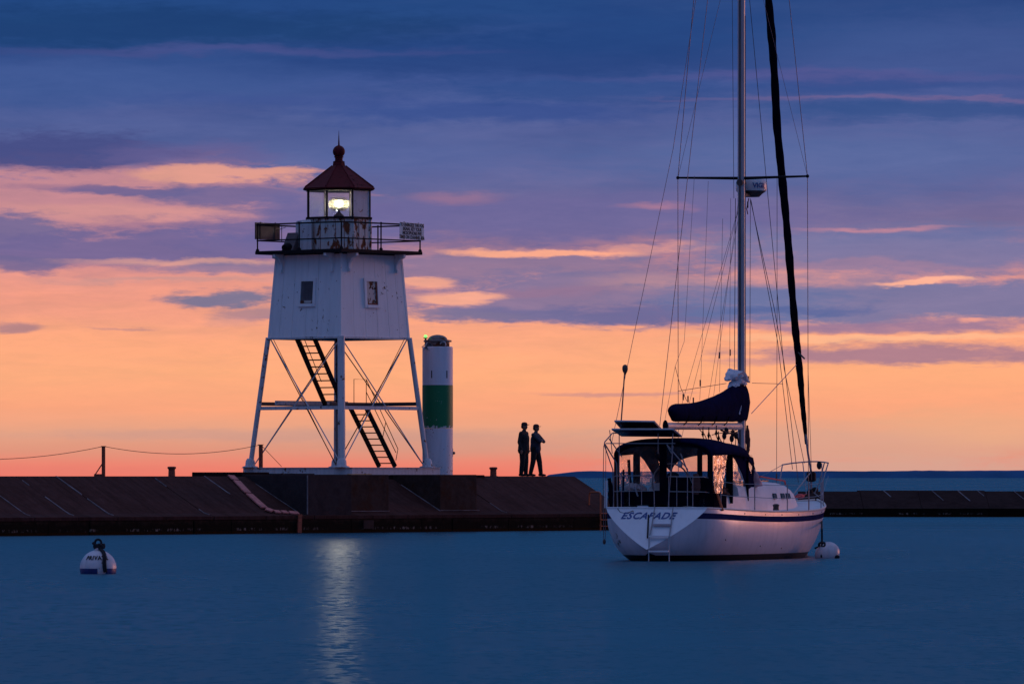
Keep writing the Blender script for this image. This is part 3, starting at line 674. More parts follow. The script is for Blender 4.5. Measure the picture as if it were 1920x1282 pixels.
# lamp and lens
zl = LZ(10.84)
MB().lathe([(.20, zg0), (.16, zg0+.08), (.05, zg0+.18), (.045, zl-.22), (.16, zl-.2), (.16, zl-.17)], 16).build('lamp_pedestal', 'black_iron', lh, smooth=True)
PR = []
for k in range(9):
    zz_ = (k-4)*.052; pr_ = .34-.12*abs(zz_/.21)**2
    PR.append(MB().lathe([(pr_, zl+zz_-.014), (pr_+.02, zl+zz_), (pr_, zl+zz_+.014)], 28, caps=False))
lens = MB().lathe([(.20, zl-.17), (.27, zl-.10), (.30, zl), (.27, zl+.10), (.20, zl+.17)], 24, caps=False).build('lens', 'lens', lh, smooth=True)
for z_ in (-.12, .12): MB().lathe([(.265, zl+z_-.008), (.275, zl+z_-.008), (.275, zl+z_+.008), (.265, zl+z_+.008)], 24).build('lens_ring', 'alu', lens)
for q_ in PR: q_.build('prism', 'prism', lens, smooth=True)
MB().ball((0, 0, zl), .12, 12, (1.15, 1.15, 1.0)).build('lamp_bulb', 'lamp', lh, smooth=True)
ld = bpy.data.lights.new('lantern_light', 'POINT'); ld.energy = 520; ld.color = (1, .90, .66); ld.shadow_soft_size = .15
lo_ = bpy.data.objects.new('lantern_light', ld); COL.objects.link(lo_); lo_.parent = lh; lo_.location = (0, 0, zl)
sl = bpy.data.lights.new('lantern_beam', 'SPOT'); sl.energy = 215; sl.color = (1, .90, .74); sl.spot_size = R(46); sl.spot_blend = .8; sl.shadow_soft_size = .22
so_ = bpy.data.objects.new('lantern_beam', sl); COL.objects.link(so_); so_.parent = lh
bd = Matrix.Rotation(-PA, 3, 'Z') @ Vector((.03, -1, -.045)).normalized()      # the lens throws its beam out over the harbour
so_.location = Vector((0, 0, zl))+bd*.42; so_.rotation_euler = (-bd).to_track_quat('Z', 'Y').to_euler()
for a_ in (R(221.6-62), R(221.6+48)):
    MB().beam((.52*math.cos(a_), .52*math.sin(a_), zg0), (.52*math.cos(a_), .52*math.sin(a_), zg1), .05, .05).build('lens_frame', 'alu', lh)
# railing round the gallery
ra = empty('railing', (0, 0, 0)); ra.parent = lh
zr0, zr1, zr2 = LZ(9.27), LZ(9.62), LZ(10.15); gr = gh-.06
for i in range(4):
    (ax, ay), (bx, by) = corners[i], corners[(i+1) % 4]
    a = Vector((ax*gr, ay*gr, 0)); b = Vector((bx*gr, by*gr, 0))
    for z_, r_ in ((zr1, .022), (zr2, .026)):
        MB().tube([a+Vector((0, 0, z_)), b+Vector((0, 0, z_))], r_, 8).build('rail', 'black_iron', ra)
    for f_ in (0, .5):
        p = a.lerp(b, f_)
        pst = MB().tube([p+Vector((0, 0, zr0)), p+Vector((0, 0, zr2+.03))], .024, 8).lathe([(.06, zr0), (.06, zr0+.04), (.03, zr0+.08)], 10, Matrix.Translation(p)).ball(p+Vector((0, 0, zr2+.01)), .04, 5).ball(p+Vector((0, 0, zr1)), .036, 5)
        pst.build('post', 'black_iron', ra, smooth=True)
# small gear at the left behind the rail
gearo = MB().box(-1.2, -.9, .75, 1.35, zr0, zr0+.6)
gp = empty('weather_gear', (0, 0, 0)); gp.parent = lh
MB().loft([[Vector((x_, y_, z_)) for x_, z_ in ((-1.35, zr0), (-.85, zr0), (-.85, zr0+.62), (-1.05, zr0+.62))] for y_ in (.85, 1.35)]).build('cabinet', 'sign_back', gp)
MB().lathe([(.02, 0), (.13, .03), (.15, .2), (.10, .3)], 14, Matrix.Translation((-1.75, .85, zr0+.06)) @ Matrix.Rotation(R(70), 4, 'Y')).build('horn', 'black_iron', gp, smooth=True)
MB().tube([(-1.7, 1.0, zr0+.3), (-1.7, 1.0, zr0+.85)], .012, 6).tube([(-1.85, 1.15, zr0+.66), (-1.6, .9, zr0+.78)], .01, 6).build('mast_arm', 'black_iron', gp)
# signs fixed to the railing
def sign(name, local, face_n, wdt, hgt, label, front, lines=None, tiltx=0.0):
    p = pw(LT, LW, BZ)+Matrix.Rotation(PA, 3, 'Z') @ Vector(local)
    s_ = empty(name, p, PA); tag(s_, label, 'sign')
    n = Vector(face_n); t = Vector((0, 0, 1)).cross(n)
    Rm = Matrix((t, Vector((0, 0, 1)), n)).transposed().to_4x4() @ Matrix.Rotation(tiltx, 4, 'Z')
    MB().box(-wdt/2, wdt/2, -hgt/2, hgt/2, -.015, .015, 0, Rm).build('board', front, s_, bevel=.004)
    for k in (-1, 1):
        MB().box(k*wdt*.3-.02, k*wdt*.3+.02, -hgt/2-.01, hgt/2+.02, -.045, -.016, 0, Rm).build('batten', 'dark_steel', s_)
    if lines:
        for k, tx in enumerate(lines):
            y_ = hgt/2-.085-k*.135
            text_mesh(tx, .155, 'ink', 'lettering', s_, lambda c, y_=y_: Rm @ Vector((c.x*.70, c.y+y_, c.z+.018)), offset=.006)
    return s_
sign('notice_sign', (1.42, -gr-.075, LZ(9.93)), (0, -1, 0), 1.17, .56, 'white notice board with four lines of black text on right railing', 'sign',
     ['TO ENERGIZE THE FOG', 'SIGNAL KEY YOUR', 'MICROPHONE FIVE', 'TIMES ON CHANNEL 83A'], R(-1.5))
sign('notice_sign', (-1.36, gr+.075, LZ(9.95)), (0, 1, 0), 1.18, .56, 'dull brown notice board seen from its back on left railing', 'sign_back', None)

# ------------------------------------------------------------------ round daymark with green band
dt = tpx(820.5, 4.0)
dm = empty('daymark', pw(dt, 4.0, 1.85), PA); tag(dm, 'round white daymark tower with green band and small green light', 'daymark')
s_ = 55.95
def DZ(y_): return EYE+(893-y_)/s_-1.85
rr = .51
MB().lathe([(rr, -.01), (rr, DZ(803))], 48).build('lower_shaft', 'tower_white', dm, smooth=True)
gb = MB(); seg = 96
gb.lathe([(rr+.004, DZ(802.5)), (rr+.004, DZ(722))], 48); gb.build('green_band', 'tower_green', dm, smooth=True)
MB().lathe([(rr, DZ(722)), (rr, DZ(651)), (rr-.03, DZ(650))], 48).build('upper_shaft', 'tower_top', dm, smooth=True)
for a in (-52, -112): 
    a = R(a)-PA; p = Vector((rr*math.cos(a), rr*math.sin(a), 0))
    MB().beam(p+Vector((0, 0, DZ(709))), p+Vector((0, 0, DZ(695))), .03, .03).build('slot', 'ink', dm)
MB().lathe([(.40, DZ(650)), (.40, DZ(641)), (.47, DZ(641)), (.47, DZ(638)), (.36, DZ(637))]+[(.33*math.cos(a), DZ(637)+.17*math.sin(a)) for a in [R(q) for q in (0, 20, 40, 60, 80, 89)]], 28).build('cap', 'grey_steel', dm, smooth=True)
def dl(px_, y_, dy): # local point from picture offset at the daymark, dy toward camera
    v = Vector(((px_-820.5)/s_, -dy, 0)); v = Matrix.Rotation(-PA, 3, 'Z') @ v; v.z = DZ(y_); return v
MB().tube([dl(798, 652, .1), dl(798, 634, .1)], .03, 8).build('lamp_post', 'grey_steel', dm)
gl_ = MB().ball(dl(798, 630.5, .1), .055, 8, (1, 1, .8)).build('green_light', 'green_lamp', dm, smooth=True)
MB().lathe([(.07, 0), (.07, .03)], 12, Matrix.Translation(dl(798, 634.5, .1))).build('lamp_base', 'tower_green', dm)
sp = MB().add([dl(794, 655, .42), dl(808, 657, .42), dl(815, 644, .30), dl(802, 642, .30), dl(794, 656, .39), dl(808, 658, .39), dl(815, 645, .27), dl(802, 643, .27)], [(0,1,2,3), (7,6,5,4), (0,4,5,1), (1,5,6,2), (2,6,7,3), (3,7,4,0)]).build('solar_panel', 'panel', dm)
for a, b in (((794, 655, .43), (808, 657, .43)), ((808, 657, .43), (815, 644, .31)), ((815, 644, .31), (802, 642, .31)), ((802, 642, .31), (794, 655, .43)), ((802, 642, .31), (791, 651, .2)), ((812, 650, .35), (818, 641, .2))):
    MB().tube([dl(*a), dl(*b)], .013, 6).build('panel_frame', 'alu', sp)
pts = [dl(831+5*math.cos(R(q)), 646-5*math.sin(R(q)), .42) for q in range(-40, 200, 24)]
MB().tube(pts, .022, 8).build('vent_pipe', 'alu', dm, smooth=True)
MB().tube([dl(849, 855, 0), dl(849, 841, 0)], .014, 6).ball(dl(851, 849, 0), .05, 6).build('fixing', 'grey_steel', dm)

# ------------------------------------------------------------------ posts, cable, bollards, ladder rail
def cable_post(px, w, ytop, ybase, brace, label, zb=Z2, rw=.085):
    t = tpx(px, w); p = pw(t, w, zb); k = F/p.y
    h = EYE+(893-ytop)/k-zb
    o = empty('cable_post', p, PA); tag(o, label, 'post', 'rusty posts carrying the cable')
    MB().box(-rw/2, rw/2, -rw/2, rw/2, 0, h).build('post', 'rust', o, bevel=.006)
    MB().box(-rw*.7, rw*.7, -rw*.7, rw*.7, h, h+.02).build('cap_plate', 'rust', o)
    b = brace/k
    v = Matrix.Rotation(-PA, 3, 'Z') @ Vector((b, 0, 0))
    MB().beam((0, 0, h*.48), v+Vector((0, 0, .04)), .035, .035).build('brace', 'rust', o)
    MB().box(-.0, .0, 0, 0, 0, 0) if False else None
    MB().beam(v*1.1+Vector((0, 0, .035)), v*-.1+Vector((0, 0, .035)), .09, .07).build('foot_plate', 'rust', o)
    return p+Vector((0, 0, h+.01))
pc1 = cable_post(194, 3.6, 837, 896, -16, 'rusty braced iron post standing alone left of the bollard')
pc2 = cable_post(489, 6.9, 834, 876, -5, 'rusty iron post behind the left lighthouse leg', 1.87, .1)
pc0 = pw(tpx(-190, 2.2)-1, 3.2, 2.8)
cpts = []
def sag(a, b, d_, n=18): return [a.lerp(b, i/n)+Vector((0, 0, -4*d_*(i/n)*(1-i/n))) for i in range(n+1)]
pcm = pw(tpx(-330, 3.0), 3.0, 2.95)
o = MB().tube(sag(pcm, pc1, .52), .0095, 5).tube(sag(pc1, pc2, .27), .0095, 5).tube([pc2, pc2+Vector((.65, 1, -.72))], .009, 5).build('cable', 'cable'); tag(o, 'thin cable hanging in sagging curves between the rusty posts', 'cable')
def bollard(px, w, label):
    p = pw(tpx(px, w), w, Z2-.004)
    o = MB().lathe([(.115, 0), (.11, .04), (.105, .22), (.135, .25), (.14, .29), (.12, .31), (.05, .315)], 20).build('bollard', 'rust', smooth=True, loc=p)
    tag(o, label, 'bollard', 'short rusty bollards on the pier top')
bollard(322, 3.6, 'short rusty bollard left of the lighthouse near the braced post')
bollard(925, 3.9, 'short rusty bollard between the daymark and the two people')
# orange ladder rail at the pier end
lad = empty('ladder_rail', pw(tpx(1127, .1), .1, .56), PA); tag(lad, 'orange tubular ladder rail at the end of the pier', 'ladder')
q = pw(tpx(1127, .1), .1, .56)
def ll(px, w, y_):
    t = tpx(px, w); p = pw(t, w); zz = EYE+(893-y_)/F*p.y; return Matrix.Rotation(-PA, 3, 'Z') @ (Vector((p.x, p.y, zz))-q)
MB().tube([ll(1104, .85, 958), ll(1105, .85, 926), ll(1107, .80, 922.5), ll(1123, .25, 922), ll(1126, .02, 924), ll(1126, -.06, 1000)], .026, 8).build('hand_rail', 'orange', lad, smooth=True)
MB().tube([ll(1137, .85, 958), ll(1137, .85, 924), ll(1150, .25, 922), ll(1153, -.06, 1000)], .026, 8).build('hand_rail', 'orange', lad, smooth=True)
for yy in (962, 974, 986): MB().tube([ll(1126, -.06, yy), ll(1153, -.06, yy)], .018, 6).build('rung', 'orange', lad)

# ------------------------------------------------------------------ far breakwater
bw = empty('breakwater', (21, 275.5, 0), R(1.2)); tag(bw, 'far low dark concrete breakwater beyond the sailboat', kind='structure')
xa = -8.0
k = 0
while xa < 46:
    wd = random.uniform(2.2, 3.2); xb = xa+wd; dz = random.uniform(-.03, .03) + (.03 if 8 < xa < 26 else 0)
    rg = lambda x_: [Vector((x_, w, zz)) for w, zz in ((0, .38), (.25, .42), (2.3, 1.15+dz), (4.2, 1.15+dz), (4.2, 0))]
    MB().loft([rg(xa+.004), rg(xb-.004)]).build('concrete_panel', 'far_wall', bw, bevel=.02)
    MB().box(xa+.01, xb-.01, .06, 4, -1.5, .379).build('wall_panel', 'wall', bw)
    if random.random() < .9:
        for _ in range(random.choice((1, 1, 2, 3))):
            xj = xa+random.uniform(0, wd*.9); w0 = random.uniform(1.0, 1.9); w1 = 2.28; s_ = .02
            zf = lambda w: .42+(w-.25)*(.73+dz)/2.05+.012
            MB().beam((xj+(w0-w1)*-.35, w0, zf(w0)), (xj, w1, zf(w1)), random.uniform(.02, .05), .02).build('streak', 'joint', bw)
    xa = xb

# ------------------------------------------------------------------ sailboat (local x forward, y to port, z up)
TH = R(21.5); CT, SN = math.cos(TH), math.sin(TH)
BO = Vector((3.084, 132.0, 0))
boat = empty('sailboat', BO, R(90)-TH); tag(boat, 'white moored sailboat with navy canvas and tall mast seen from astern', 'sailboat')
def B(px, py, x):   # local point at forward distance x that shows at the photograph's px, py
    k = (px-960)/F
    y_ = (BO.x+SN*x-BO.y*k-CT*k*x)/(CT+SN*k)
    Yw = BO.y+CT*x+SN*y_
    return Vector((x, y_, EYE+(893-py)/F*Yw))
def interp(tab, s):
    for (a, va), (b, vb) in zip(tab, tab[1:]):
        if s <= b:
            i = tab.index((a, va)); f = (s-a)/(b-a)
            p0 = tab[max(0, i-1)]; p3 = tab[min(len(tab)-1, i+2)]
            m1 = (vb-p0[1])/(b-p0[0]) if b != p0[0] else 0; m2 = (p3[1]-va)/(p3[0]-a) if p3[0] != a else 0
            h = b-a; f2, f3 = f*f, f*f*f
            return (2*f3-3*f2+1)*va+(f3-2*f2+f)*h*m1+(-2*f3+3*f2)*vb+(f3-f2)*h*m2
    return tab[-1][1]
TB = [(0, 1.14), (.05, 1.27), (.15, 1.42), (.3, 1.52), (.45, 1.58), (.58, 1.50), (.7, 1.27), (.8, .96), (.9, .55), (.96, .25), (1, .03)]
TZ = [(0, 1.12), (.25, 1.04), (.5, 1.03), (.75, 1.10), (1, 1.26)]
TD = [(0, -.25), (.05, -.03), (.11, .15), (.22, .3), (.4, .45), (.7, .5), (.9, .42), (1, .35)]
TP = [(0, 1.3), (.05, 2.3), (.15, 3.0), (.35, 3.3), (.6, 3.4), (.8, 2.4), (1, 1.7)]
TQ = [(0, 1.06), (.05, 1.6), (.15, 1.9), (.4, 2.0), (.7, 1.8), (1, 1.3)]
def hull_pt(s, z, sd=1):
    zs = interp(TZ, s); D = interp(TD, s); u = max(0, min(1, (zs-z)/(zs+D)))
    x0 = -.62*(1.12-z)/.87; x1 = 9.95+.65*max(z, -.3)/1.26
    yv = interp(TB, s)*max(0, 1-u**interp(TP, s))**(1/interp(TQ, s))
    return Vector((x0+s*(x1-x0), sd*yv, z))
def hull():
    NS = 64; mb = MB(); rows = []
    for i in range(NS+1):
        s = (i/NS); zs = interp(TZ, s); D = interp(TD, s); zb = -D
        zl_ = max(.125, zb)
        zr = [zs, zs-.035, zs-.095, zs-.215]
        for k in range(1, 10): zr.append(zs-.215+(zl_-zs+.215)*k/9)
        for k in range(1, 6): zr.append(zl_+(zb-zl_)*(k/5)**.8)
        rows.append(zr)
    for sd in (1, -1):
        o = len(mb.v); m = len(rows[0])
        for i, zr in enumerate(rows):
            for z_ in zr: mb.v.append(tuple(hull_pt(i/NS, z_, sd)))
        for i in range(NS):
            for k in range(m-1):
                a = o+i*m+k; mb.f.append((a, a+1, a+m+1, a+m)); mb.mi.append(1 if k == 2 else (2 if k >= 12 else 0))
    h = mb.build('hull', ['hull', 'stripe', 'boot'], boat, smooth=True, angle=60)
    bm = bmesh.new(); bm.from_mesh(h.data); bmesh.ops.remove_doubles(bm, verts=bm.verts, dist=.0008); bmesh.ops.recalc_face_normals(bm, faces=bm.faces); bm.to_mesh(h.data); bm.free()
    tm = MB(); ring = [hull_pt(0, z_, 1) for z_ in rows[0]] ; ring2 = [hull_pt(0, z_, -1) for z_ in rows[0]][::-1]
    rg = ring+ring2; rg = [p+Vector((-.004, 0, 0)) for p in rg]
    tr = MB().add(rg, [tuple(range(len(rg)))]).build('transom', 'transom', boat)
    return tr
tr = hull()
# name on the transom
up_t = Vector((.62/.87, 0, 1)).normalized(); right_t = Vector((0, -1, 0))
def tr_fn(cx, zc, off):
    base = Vector((-.62*(1.12-zc)/.87-.004, 0, zc)); nn = right_t.cross(up_t).normalized()
    if nn.x > 0: nn = -nn
    return lambda c: base+right_t*(c.x+cx)+up_t*c.y+nn*(c.z+off)
text_mesh('ESCAPADE', .235, 'bluetext', 'lettering', tr, tr_fn(-.155, .955, .006), shear=.35, offset=.006, spacing=1.12)
def bow_fn(c):
    s = .80+c.x/8.5; z = .66+c.y; p = hull_pt(s, z, -1); return p+Vector((0, -.008, 0))
text_mesh('ESCAPADE', .17, 'bluetext', 'lettering', boat, bow_fn, ext=.0, sub=2)
for s_ in (.16, .27, .36, .46, .57, .68, .78):
    MB().ball(hull_pt(s_, interp(TZ, s_)-.06, -1), .016, 5).build('scupper', 'pane', boat)
for s_, z_ in ((.12, .45), (.30, .30), (.42, .24)):
    MB().ball(hull_pt(s_, z_, -1), .02, 5, (1, .5, 1)).build('through_hull', 'dark_steel', boat)
# toe rail
for sd in (1, -1):
    MB().tube([hull_pt(i/50, interp(TZ, i/50), sd)+Vector((0, 0, .012)) for i in range(51)], .022, 6).build('toe_rail', 'boom', boat, smooth=True)
MB().tube([hull_pt(0, 1.12, 1)+Vector((0, 0, .01)), hull_pt(0, 1.12, -1)+Vector((0, 0, .01))], .022, 6).build('transom_rail', 'transom', boat)
# deck
mb = MB(); rings = []
for i in range(41):
    s = i/40; zs = interp(TZ, s); e = hull_pt(s, zs, 1); rings.append([Vector((e.x, e.y*f_, zs-.02+.10*(1-f_*f_)*min(1, e.y))) for f_ in (1, .75, .5, .2, 0, -.2, -.5, -.75, -1)])
mb.loft(rings, closed=False); mb.build('deck', 'deck', boat, smooth=True, angle=70)
# cabin trunk
mb = MB(); rings = []
for x_, hw, zt in ((2.3, 1.02, 1.66), (3.2, 1.02, 1.69), (4.5, .98, 1.69), (5.6, .90, 1.66), (6.5, .78, 1.60), (7.15, .64, 1.50), (7.7, .5, 1.24), (7.95, .42, 1.10)):
    zb_ = 1.02; rings.append([Vector((x_, hw+.10, zb_)), Vector((x_, hw, zt-.10)), Vector((x_, hw-.12, zt-.01)), Vector((x_, hw*.4, zt+.04)), Vector((x_, 0, zt+.05)), Vector((x_, -hw*.4, zt+.04)), Vector((x_, -hw+.12, zt-.01)), Vector((x_, -hw, zt-.10)), Vector((x_, -hw-.10, zb_))])
cabin = mb.loft(rings).build('cabin_trunk', 'deck', boat, smooth=True, angle=50)
for x_, hw in ((4.75, .985), (5.45, .93), (5.95, .885)):
    M_ = Matrix.Translation((x_, -hw-.035, 1.37)) @ Matrix.Rotation(R(-5), 4, 'Z') @ Matrix.Rotation(R(-14), 4, 'X')
    MB().box(-.11, .11, -.02, .02, -.065, .065, 0, M_).build('portlight', 'pane', cabin, bevel=.02)
MB().box(5.9, 6.5, -.28, .28, 1.68, 1.73).build('hatch', 'pane', cabin, bevel=.02)
MB().tube([(4.3, -.78, 1.74), (4.4, -.8, 1.80), (6.6, -.62, 1.70), (6.7, -.60, 1.62)], .018, 6).build('grab_rail', 'red_line', cabin)
MB().tube([B(1447, 912, 5.4), B(1452, 918, 5.6), B(1449, 930, 5.0), B(1436, 941, 4.2), B(1400, 946, 3.4), B(1370, 944, 2.6)], .010, 6).tube([B(1455, 912, 6.2), B(1475, 915, 6.9), B(1492, 932, 7.8), B(1512, 926, 9.2)], .010, 6).build('red_sheet', 'red_line', boat)
MB().ball(B(1500, 930, 8.6), .12, 6, (1.6, .8, .5)).build('coiled_line', 'red_line', boat)
for px, py, x_ in ((1455, 951, 3.6), (1409, 935, 3.4), (1386, 943, 2.6)):
    p = B(px, py, x_); MB().lathe([(.07, -.06), (.06, 0), (.075, .06), (.03, .08)], 12, Matrix.Translation(p)).build('winch', 'dark_steel', boat, smooth=True)
# coamings
for sd in (1, -1):
    MB().loft([[Vector((x_, sd*(w_), 1.02)), Vector((x_, sd*(w_-.06), 1.38)), Vector((x_, sd*(w_-.24), 1.38)), Vector((x_, sd*(w_-.28), 1.02))] for x_, w_ in ((.4, 1.02), (1.6, 1.12), (2.6, 1.15))]).build('coaming', 'deck', boat, bevel=.02)
# mast, spreaders, boom
MX = 5.45; mp = B(1390, 889, MX); my = mp.y
MB().tube([(MX, my, 1.55), (MX, my, 12), (MX, my, 19.2)], [.088, .086, .07], 16, flat=.95).build('mast', 'mast', boat, smooth=True)
MB().tube([(MX-.10, my, 2.0), (MX-.10, my, 12), (MX-.09, my, 18.5)], .018, 6).build('mast_track', 'dark_steel', boat)
MB().tube([(MX+.02, my-.085, 2.0), (MX+.02, my-.083, 12)], .012, 6).build('halyard', 'wire', boat)
sp1 = B(1271, 333.5, MX-.10); sp2 = B(1514, 330.5, MX-.10)
for e in (sp1, sp2):
    MB().tube([(MX, my, 8.40), e], [.035, .022], 8).build('spreader', 'black_iron', boat)
    MB().ball(e, .04, 5).build('spreader_cap', 'black_iron', boat)
MB().tube([(MX-.12, my, 8.30), (MX+.12, my, 8.30)], .075, 10).build('spreader_bracket', 'dark_steel', boat)
up1 = Vector((MX-.05, my+.92, 14.3)); up2 = Vector((MX-.05, my-.92, 14.3))
for e in (up1, up2): MB().tube([(MX, my, 14.25), e], .025, 8).build('spreader', 'black_iron', boat)
# radar dome
rc = B(1408.5, 350, MX+.55)
rd = MB().lathe([(.18, -.23), (.25, -.16), (.335, -.10), (.335, -.10)], 32, Matrix.Translation(rc)).build('radar_base', 'dark_steel', boat, smooth=True)
MB().lathe([(.335, -.10), (.345, -.06), (.34, .10), (.31, .15), (.2, .175), (.05, .18)], 32, Matrix.Translation(rc)).build('radar_dome', 'radome', boat, smooth=True)
MB().beam((MX+.05, my, rc.z-.20), (rc.x, rc.y, rc.z-.20), .14, .06).build('radar_bracket', 'dark_steel', boat)
la = math.radians(-90)-(R(90)-TH)+R(8)
def rad_fn(c):
    a = la+(c.x+.02)/.345; r_ = .352+c.z; return rc+Vector((r_*math.cos(a), r_*math.sin(a), c.y+.01))
la = math.radians(-90)-(R(90)-TH)+math.asin(14/29)
text_mesh('VIGIL', .15, 'bluetext', 'radar_lettering', boat, rad_fn, ext=.001, offset=.004, sub=1)
# boom
ba, bb = B(1249, 798.5, .40), B(1388, 799, MX-.08)
MB().tube([ba, bb], .078, 14, flat=.75).build('boom', 'boom', boat, smooth=True)
MB().ball(ba+Vector((-.05, 0, 0)), .12, 7, (.6, .5, 1.1)).build('boom_end_bag', 'black_canvas', boat, smooth=True)
# stack of canvas over the mainsail
def cover():
    mb = MB(); rings = []; n = 26
    top = [(0, 759), (.03, 757), (.15, 756.5), (.35, 754), (.5, 748), (.62, 742), (.74, 734), (.86, 724), (.93, 719), (1.0, 717), (1.06, 718), (1.10, 722)]
    for i in range(n+1):
        f_ = i/n*1.09; x_ = .62+(MX-.62)*f_ if f_ <= 1 else MX+(f_-1)*2.4
        line = ba.lerp(bb, min(1, (x_-ba.x)/(bb.x-ba.x)))
        ty = interp(top, f_); py = 893-0
        Yw = BO.y+CT*x_+SN*line.y; zt = EYE+(893-ty)/F*Yw; zb_ = EYE+(893-(790.5 if f_ > .06 else 783))/F*Yw
        hw = .13+.05*math.sin(min(1, f_)*3) if f_ < .8 else .15+.04*(f_-.8)
        if f_ < .02: hw *= .35; zt -= .08; zb_ += .12
        elif f_ < .06: hw *= .8; zt -= .02; zb_ += .03
        if f_ > 1.07: hw *= .6
        rg = []
        for k in range(20):
            a = k*2*math.pi/20; cy = (zt+zb_)/2; ry = (zt-zb_)/2
            ww = hw*(1.0 if math.sin(a) < 0 else 1-.45*math.sin(a)**2)
            wr = 1+.16*noise.noise(Vector((x_*3.1+math.sin(a)*1.5, a*1.4, 3)))+.07*noise.noise(Vector((x_*9+a, a*3, 5)))
            rg.append(Vector((x_, line.y+ww*wr*math.copysign(abs(math.cos(a))**.8, math.cos(a)), cy+ry*math.copysign(abs(math.sin(a))**.75, math.sin(a))*(1+.02*noise.noise(Vector((x_*5, a, 9))))) ))
        rings.append(rg)
    return mb.loft(rings).build('sail_cover', 'navy', boat, smooth=True, angle=75)
scv = cover()
for f_ in (.16, .36, .55, .72):
    x_ = .62+(MX-.62)*f_; line = ba.lerp(bb, min(1, (x_-ba.x)/(bb.x-ba.x)))
    MB().tube([line+Vector((0, -.02, -.02)), line+Vector((.0, -.13, .10)), line+Vector((.0, -.175, .22))], .012, 6).build('cover_tie', 'black_canvas', boat)
# loose white head of the sail above the cover
def crumple(name, pts, rs, mat, seg=14, amp=.35, seed=0.0):
    mb = MB(); P = [Vector(p) for p in pts]; n = 20; rings = []
    L = []
    for i in range(n+1):
        f_ = i/n*(len(P)-1); k = min(int(f_), len(P)-2); q = f_-k; L.append((P[k].lerp(P[k+1], q), rs[k]*(1-q)+rs[k+1]*q))
    for i, (p, r_) in enumerate(L):
        t = (L[min(i+1, n)][0]-L[max(i-1, 0)][0]).normalized(); a = t.cross(Vector((0, 1, .2))).normalized(); b = a.cross(t).normalized()
        rings.append([p+(a*math.cos(q)*.6+b*math.sin(q))*r_*(1+amp*noise.noise(Vector((q*1.6 if q < math.pi else (2*math.pi-q)*1.6, i*.35+seed, seed)))*2) for q in [k*2*math.pi/seg for k in range(seg)]])
    return mb.loft(rings).build(name, mat, boat, smooth=True, angle=50)
crumple('sail_head', [B(1361, 713, 4.7), B(1368, 706, 4.85), B(1380, 700, 5.1), B(1393, 708, 5.4), B(1404, 716, 5.6)], [.03, .13, .16, .13, .03], 'sailcloth', seed=1.1)
crumple('sail_head', [B(1367, 734, 4.75), B(1373, 722, 4.9), B(1384, 714, 5.1), B(1398, 719, 5.4)], [.02, .10, .12, .05], 'sailcloth', seed=4.2)
crumple('sail_head', [B(1384, 776, 4.9), B(1387, 768, 4.95), B(1390, 760, 5.0)], [.04, .025, .01], 'sailcloth', seed=2.2)
# blocks and falls under the boom
def block(px, py, x_, px2, py2, x2, r_=.045):
    a = B(px, py, x_); b = B(px2, py2, x2)
    MB().ball(a, r_, 6, (.6, .5, 1.7)).build('block', 'black_iron', boat, smooth=True)
    MB().tube([a+Vector((0, .03, 0)), b+Vector((0, .03, 0))], .010, 5).tube([a-Vector((0, .03, 0)), b-Vector((0, .03, 0))], .010, 5).tube([a, a+Vector((0, 0, .16))], .012, 5).build('sheet', 'rope', boat)
for a in ((1318, 813, 2.2, 1325, 829, 2.5), (1329, 815, 2.6, 1334, 832, 2.9), (1343, 811, 3.2, 1353, 836, 3.6), (1347, 822, 3.4, 1357, 838, 3.8)): block(*a)
MB().tube([B(1352, 806, 3.5), B(1365, 812, 4.1), B(1380, 812, 4.6), B(1386, 830, 5.2)], .022, 6).build('vang', 'black_iron', boat)
for a in ((1358, 817, 3.9), (1372, 822, 4.6), (1380, 816, 4.9), (1362, 808, 4.2), (1374, 812, 4.7)):
    MB().ball(B(*a), .075, 6, (.6, .7, 1.1)).build('coiled_rope', 'rope', boat, smooth=True)
for a, b in (((1358, 817, 3.9), (1356, 838, 3.9)), ((1373, 822, 4.6), (1370, 843, 4.9)), ((1380, 818, 4.9), (1378, 845, 5.1)), ((1381, 806, 4.9), (1335, 815, 2.8)), ((1310, 803, 1.9), (1318, 812, 2.2)), ((1386, 808, 5.2), (1374, 812, 4.7))):
    MB().tube([B(*a), B(*b)], .010, 5).build('sheet', 'rope', boat)
crumple('mast_bag', [B(1401, 797, 5.6), B(1402, 815, 5.6), B(1403, 838, 5.6), B(1402, 852, 5.6)], [.02, .05, .045, .02], 'brown', seed=3)

# bimini and dodger
def arch(x_, hw, zs_, zt, n=22, p=2.4):
    out_ = []
    for k in range(n+1):
        a = math.pi*k/n; cy = math.cos(a); sy = math.sin(a)
        out_.append(Vector((x_, hw*math.copysign(abs(cy)**(2/p), cy), zs_+(zt-zs_)*abs(sy)**(2/p))))
    return out_
def shell(stations, name, mat, th=.025):
    mb = MB(); O = [arch(*s_) for s_ in stations]
    m = len(O[0])
    rings = []
    for rg in O:
        inner = [p+Vector((0, -.02 if p.y > 0 else .02, -th)) for p in rg][::-1]
        rings.append(rg+inner)
    return mb.loft(rings).build(name, mat, boat, smooth=True, angle=60)
bim = shell([(.38, 1.12, 2.24, 2.57), (.5, 1.15, 2.27, 2.62), (1.1, 1.17, 2.28, 2.60), (1.65, 1.18, 2.30, 2.635), (2.2, 1.17, 2.26, 2.575), (2.75, 1.12, 2.24, 2.56), (2.95, 1.08, 2.2, 2.50)], 'bimini', 'navy')
dod = shell([(2.6, 1.08, 2.18, 2.48), (2.95, 1.06, 2.15, 2.47), (3.35, 1.02, 2.03, 2.42), (3.6, .98, 1.90, 2.30)], 'dodger', 'navy')
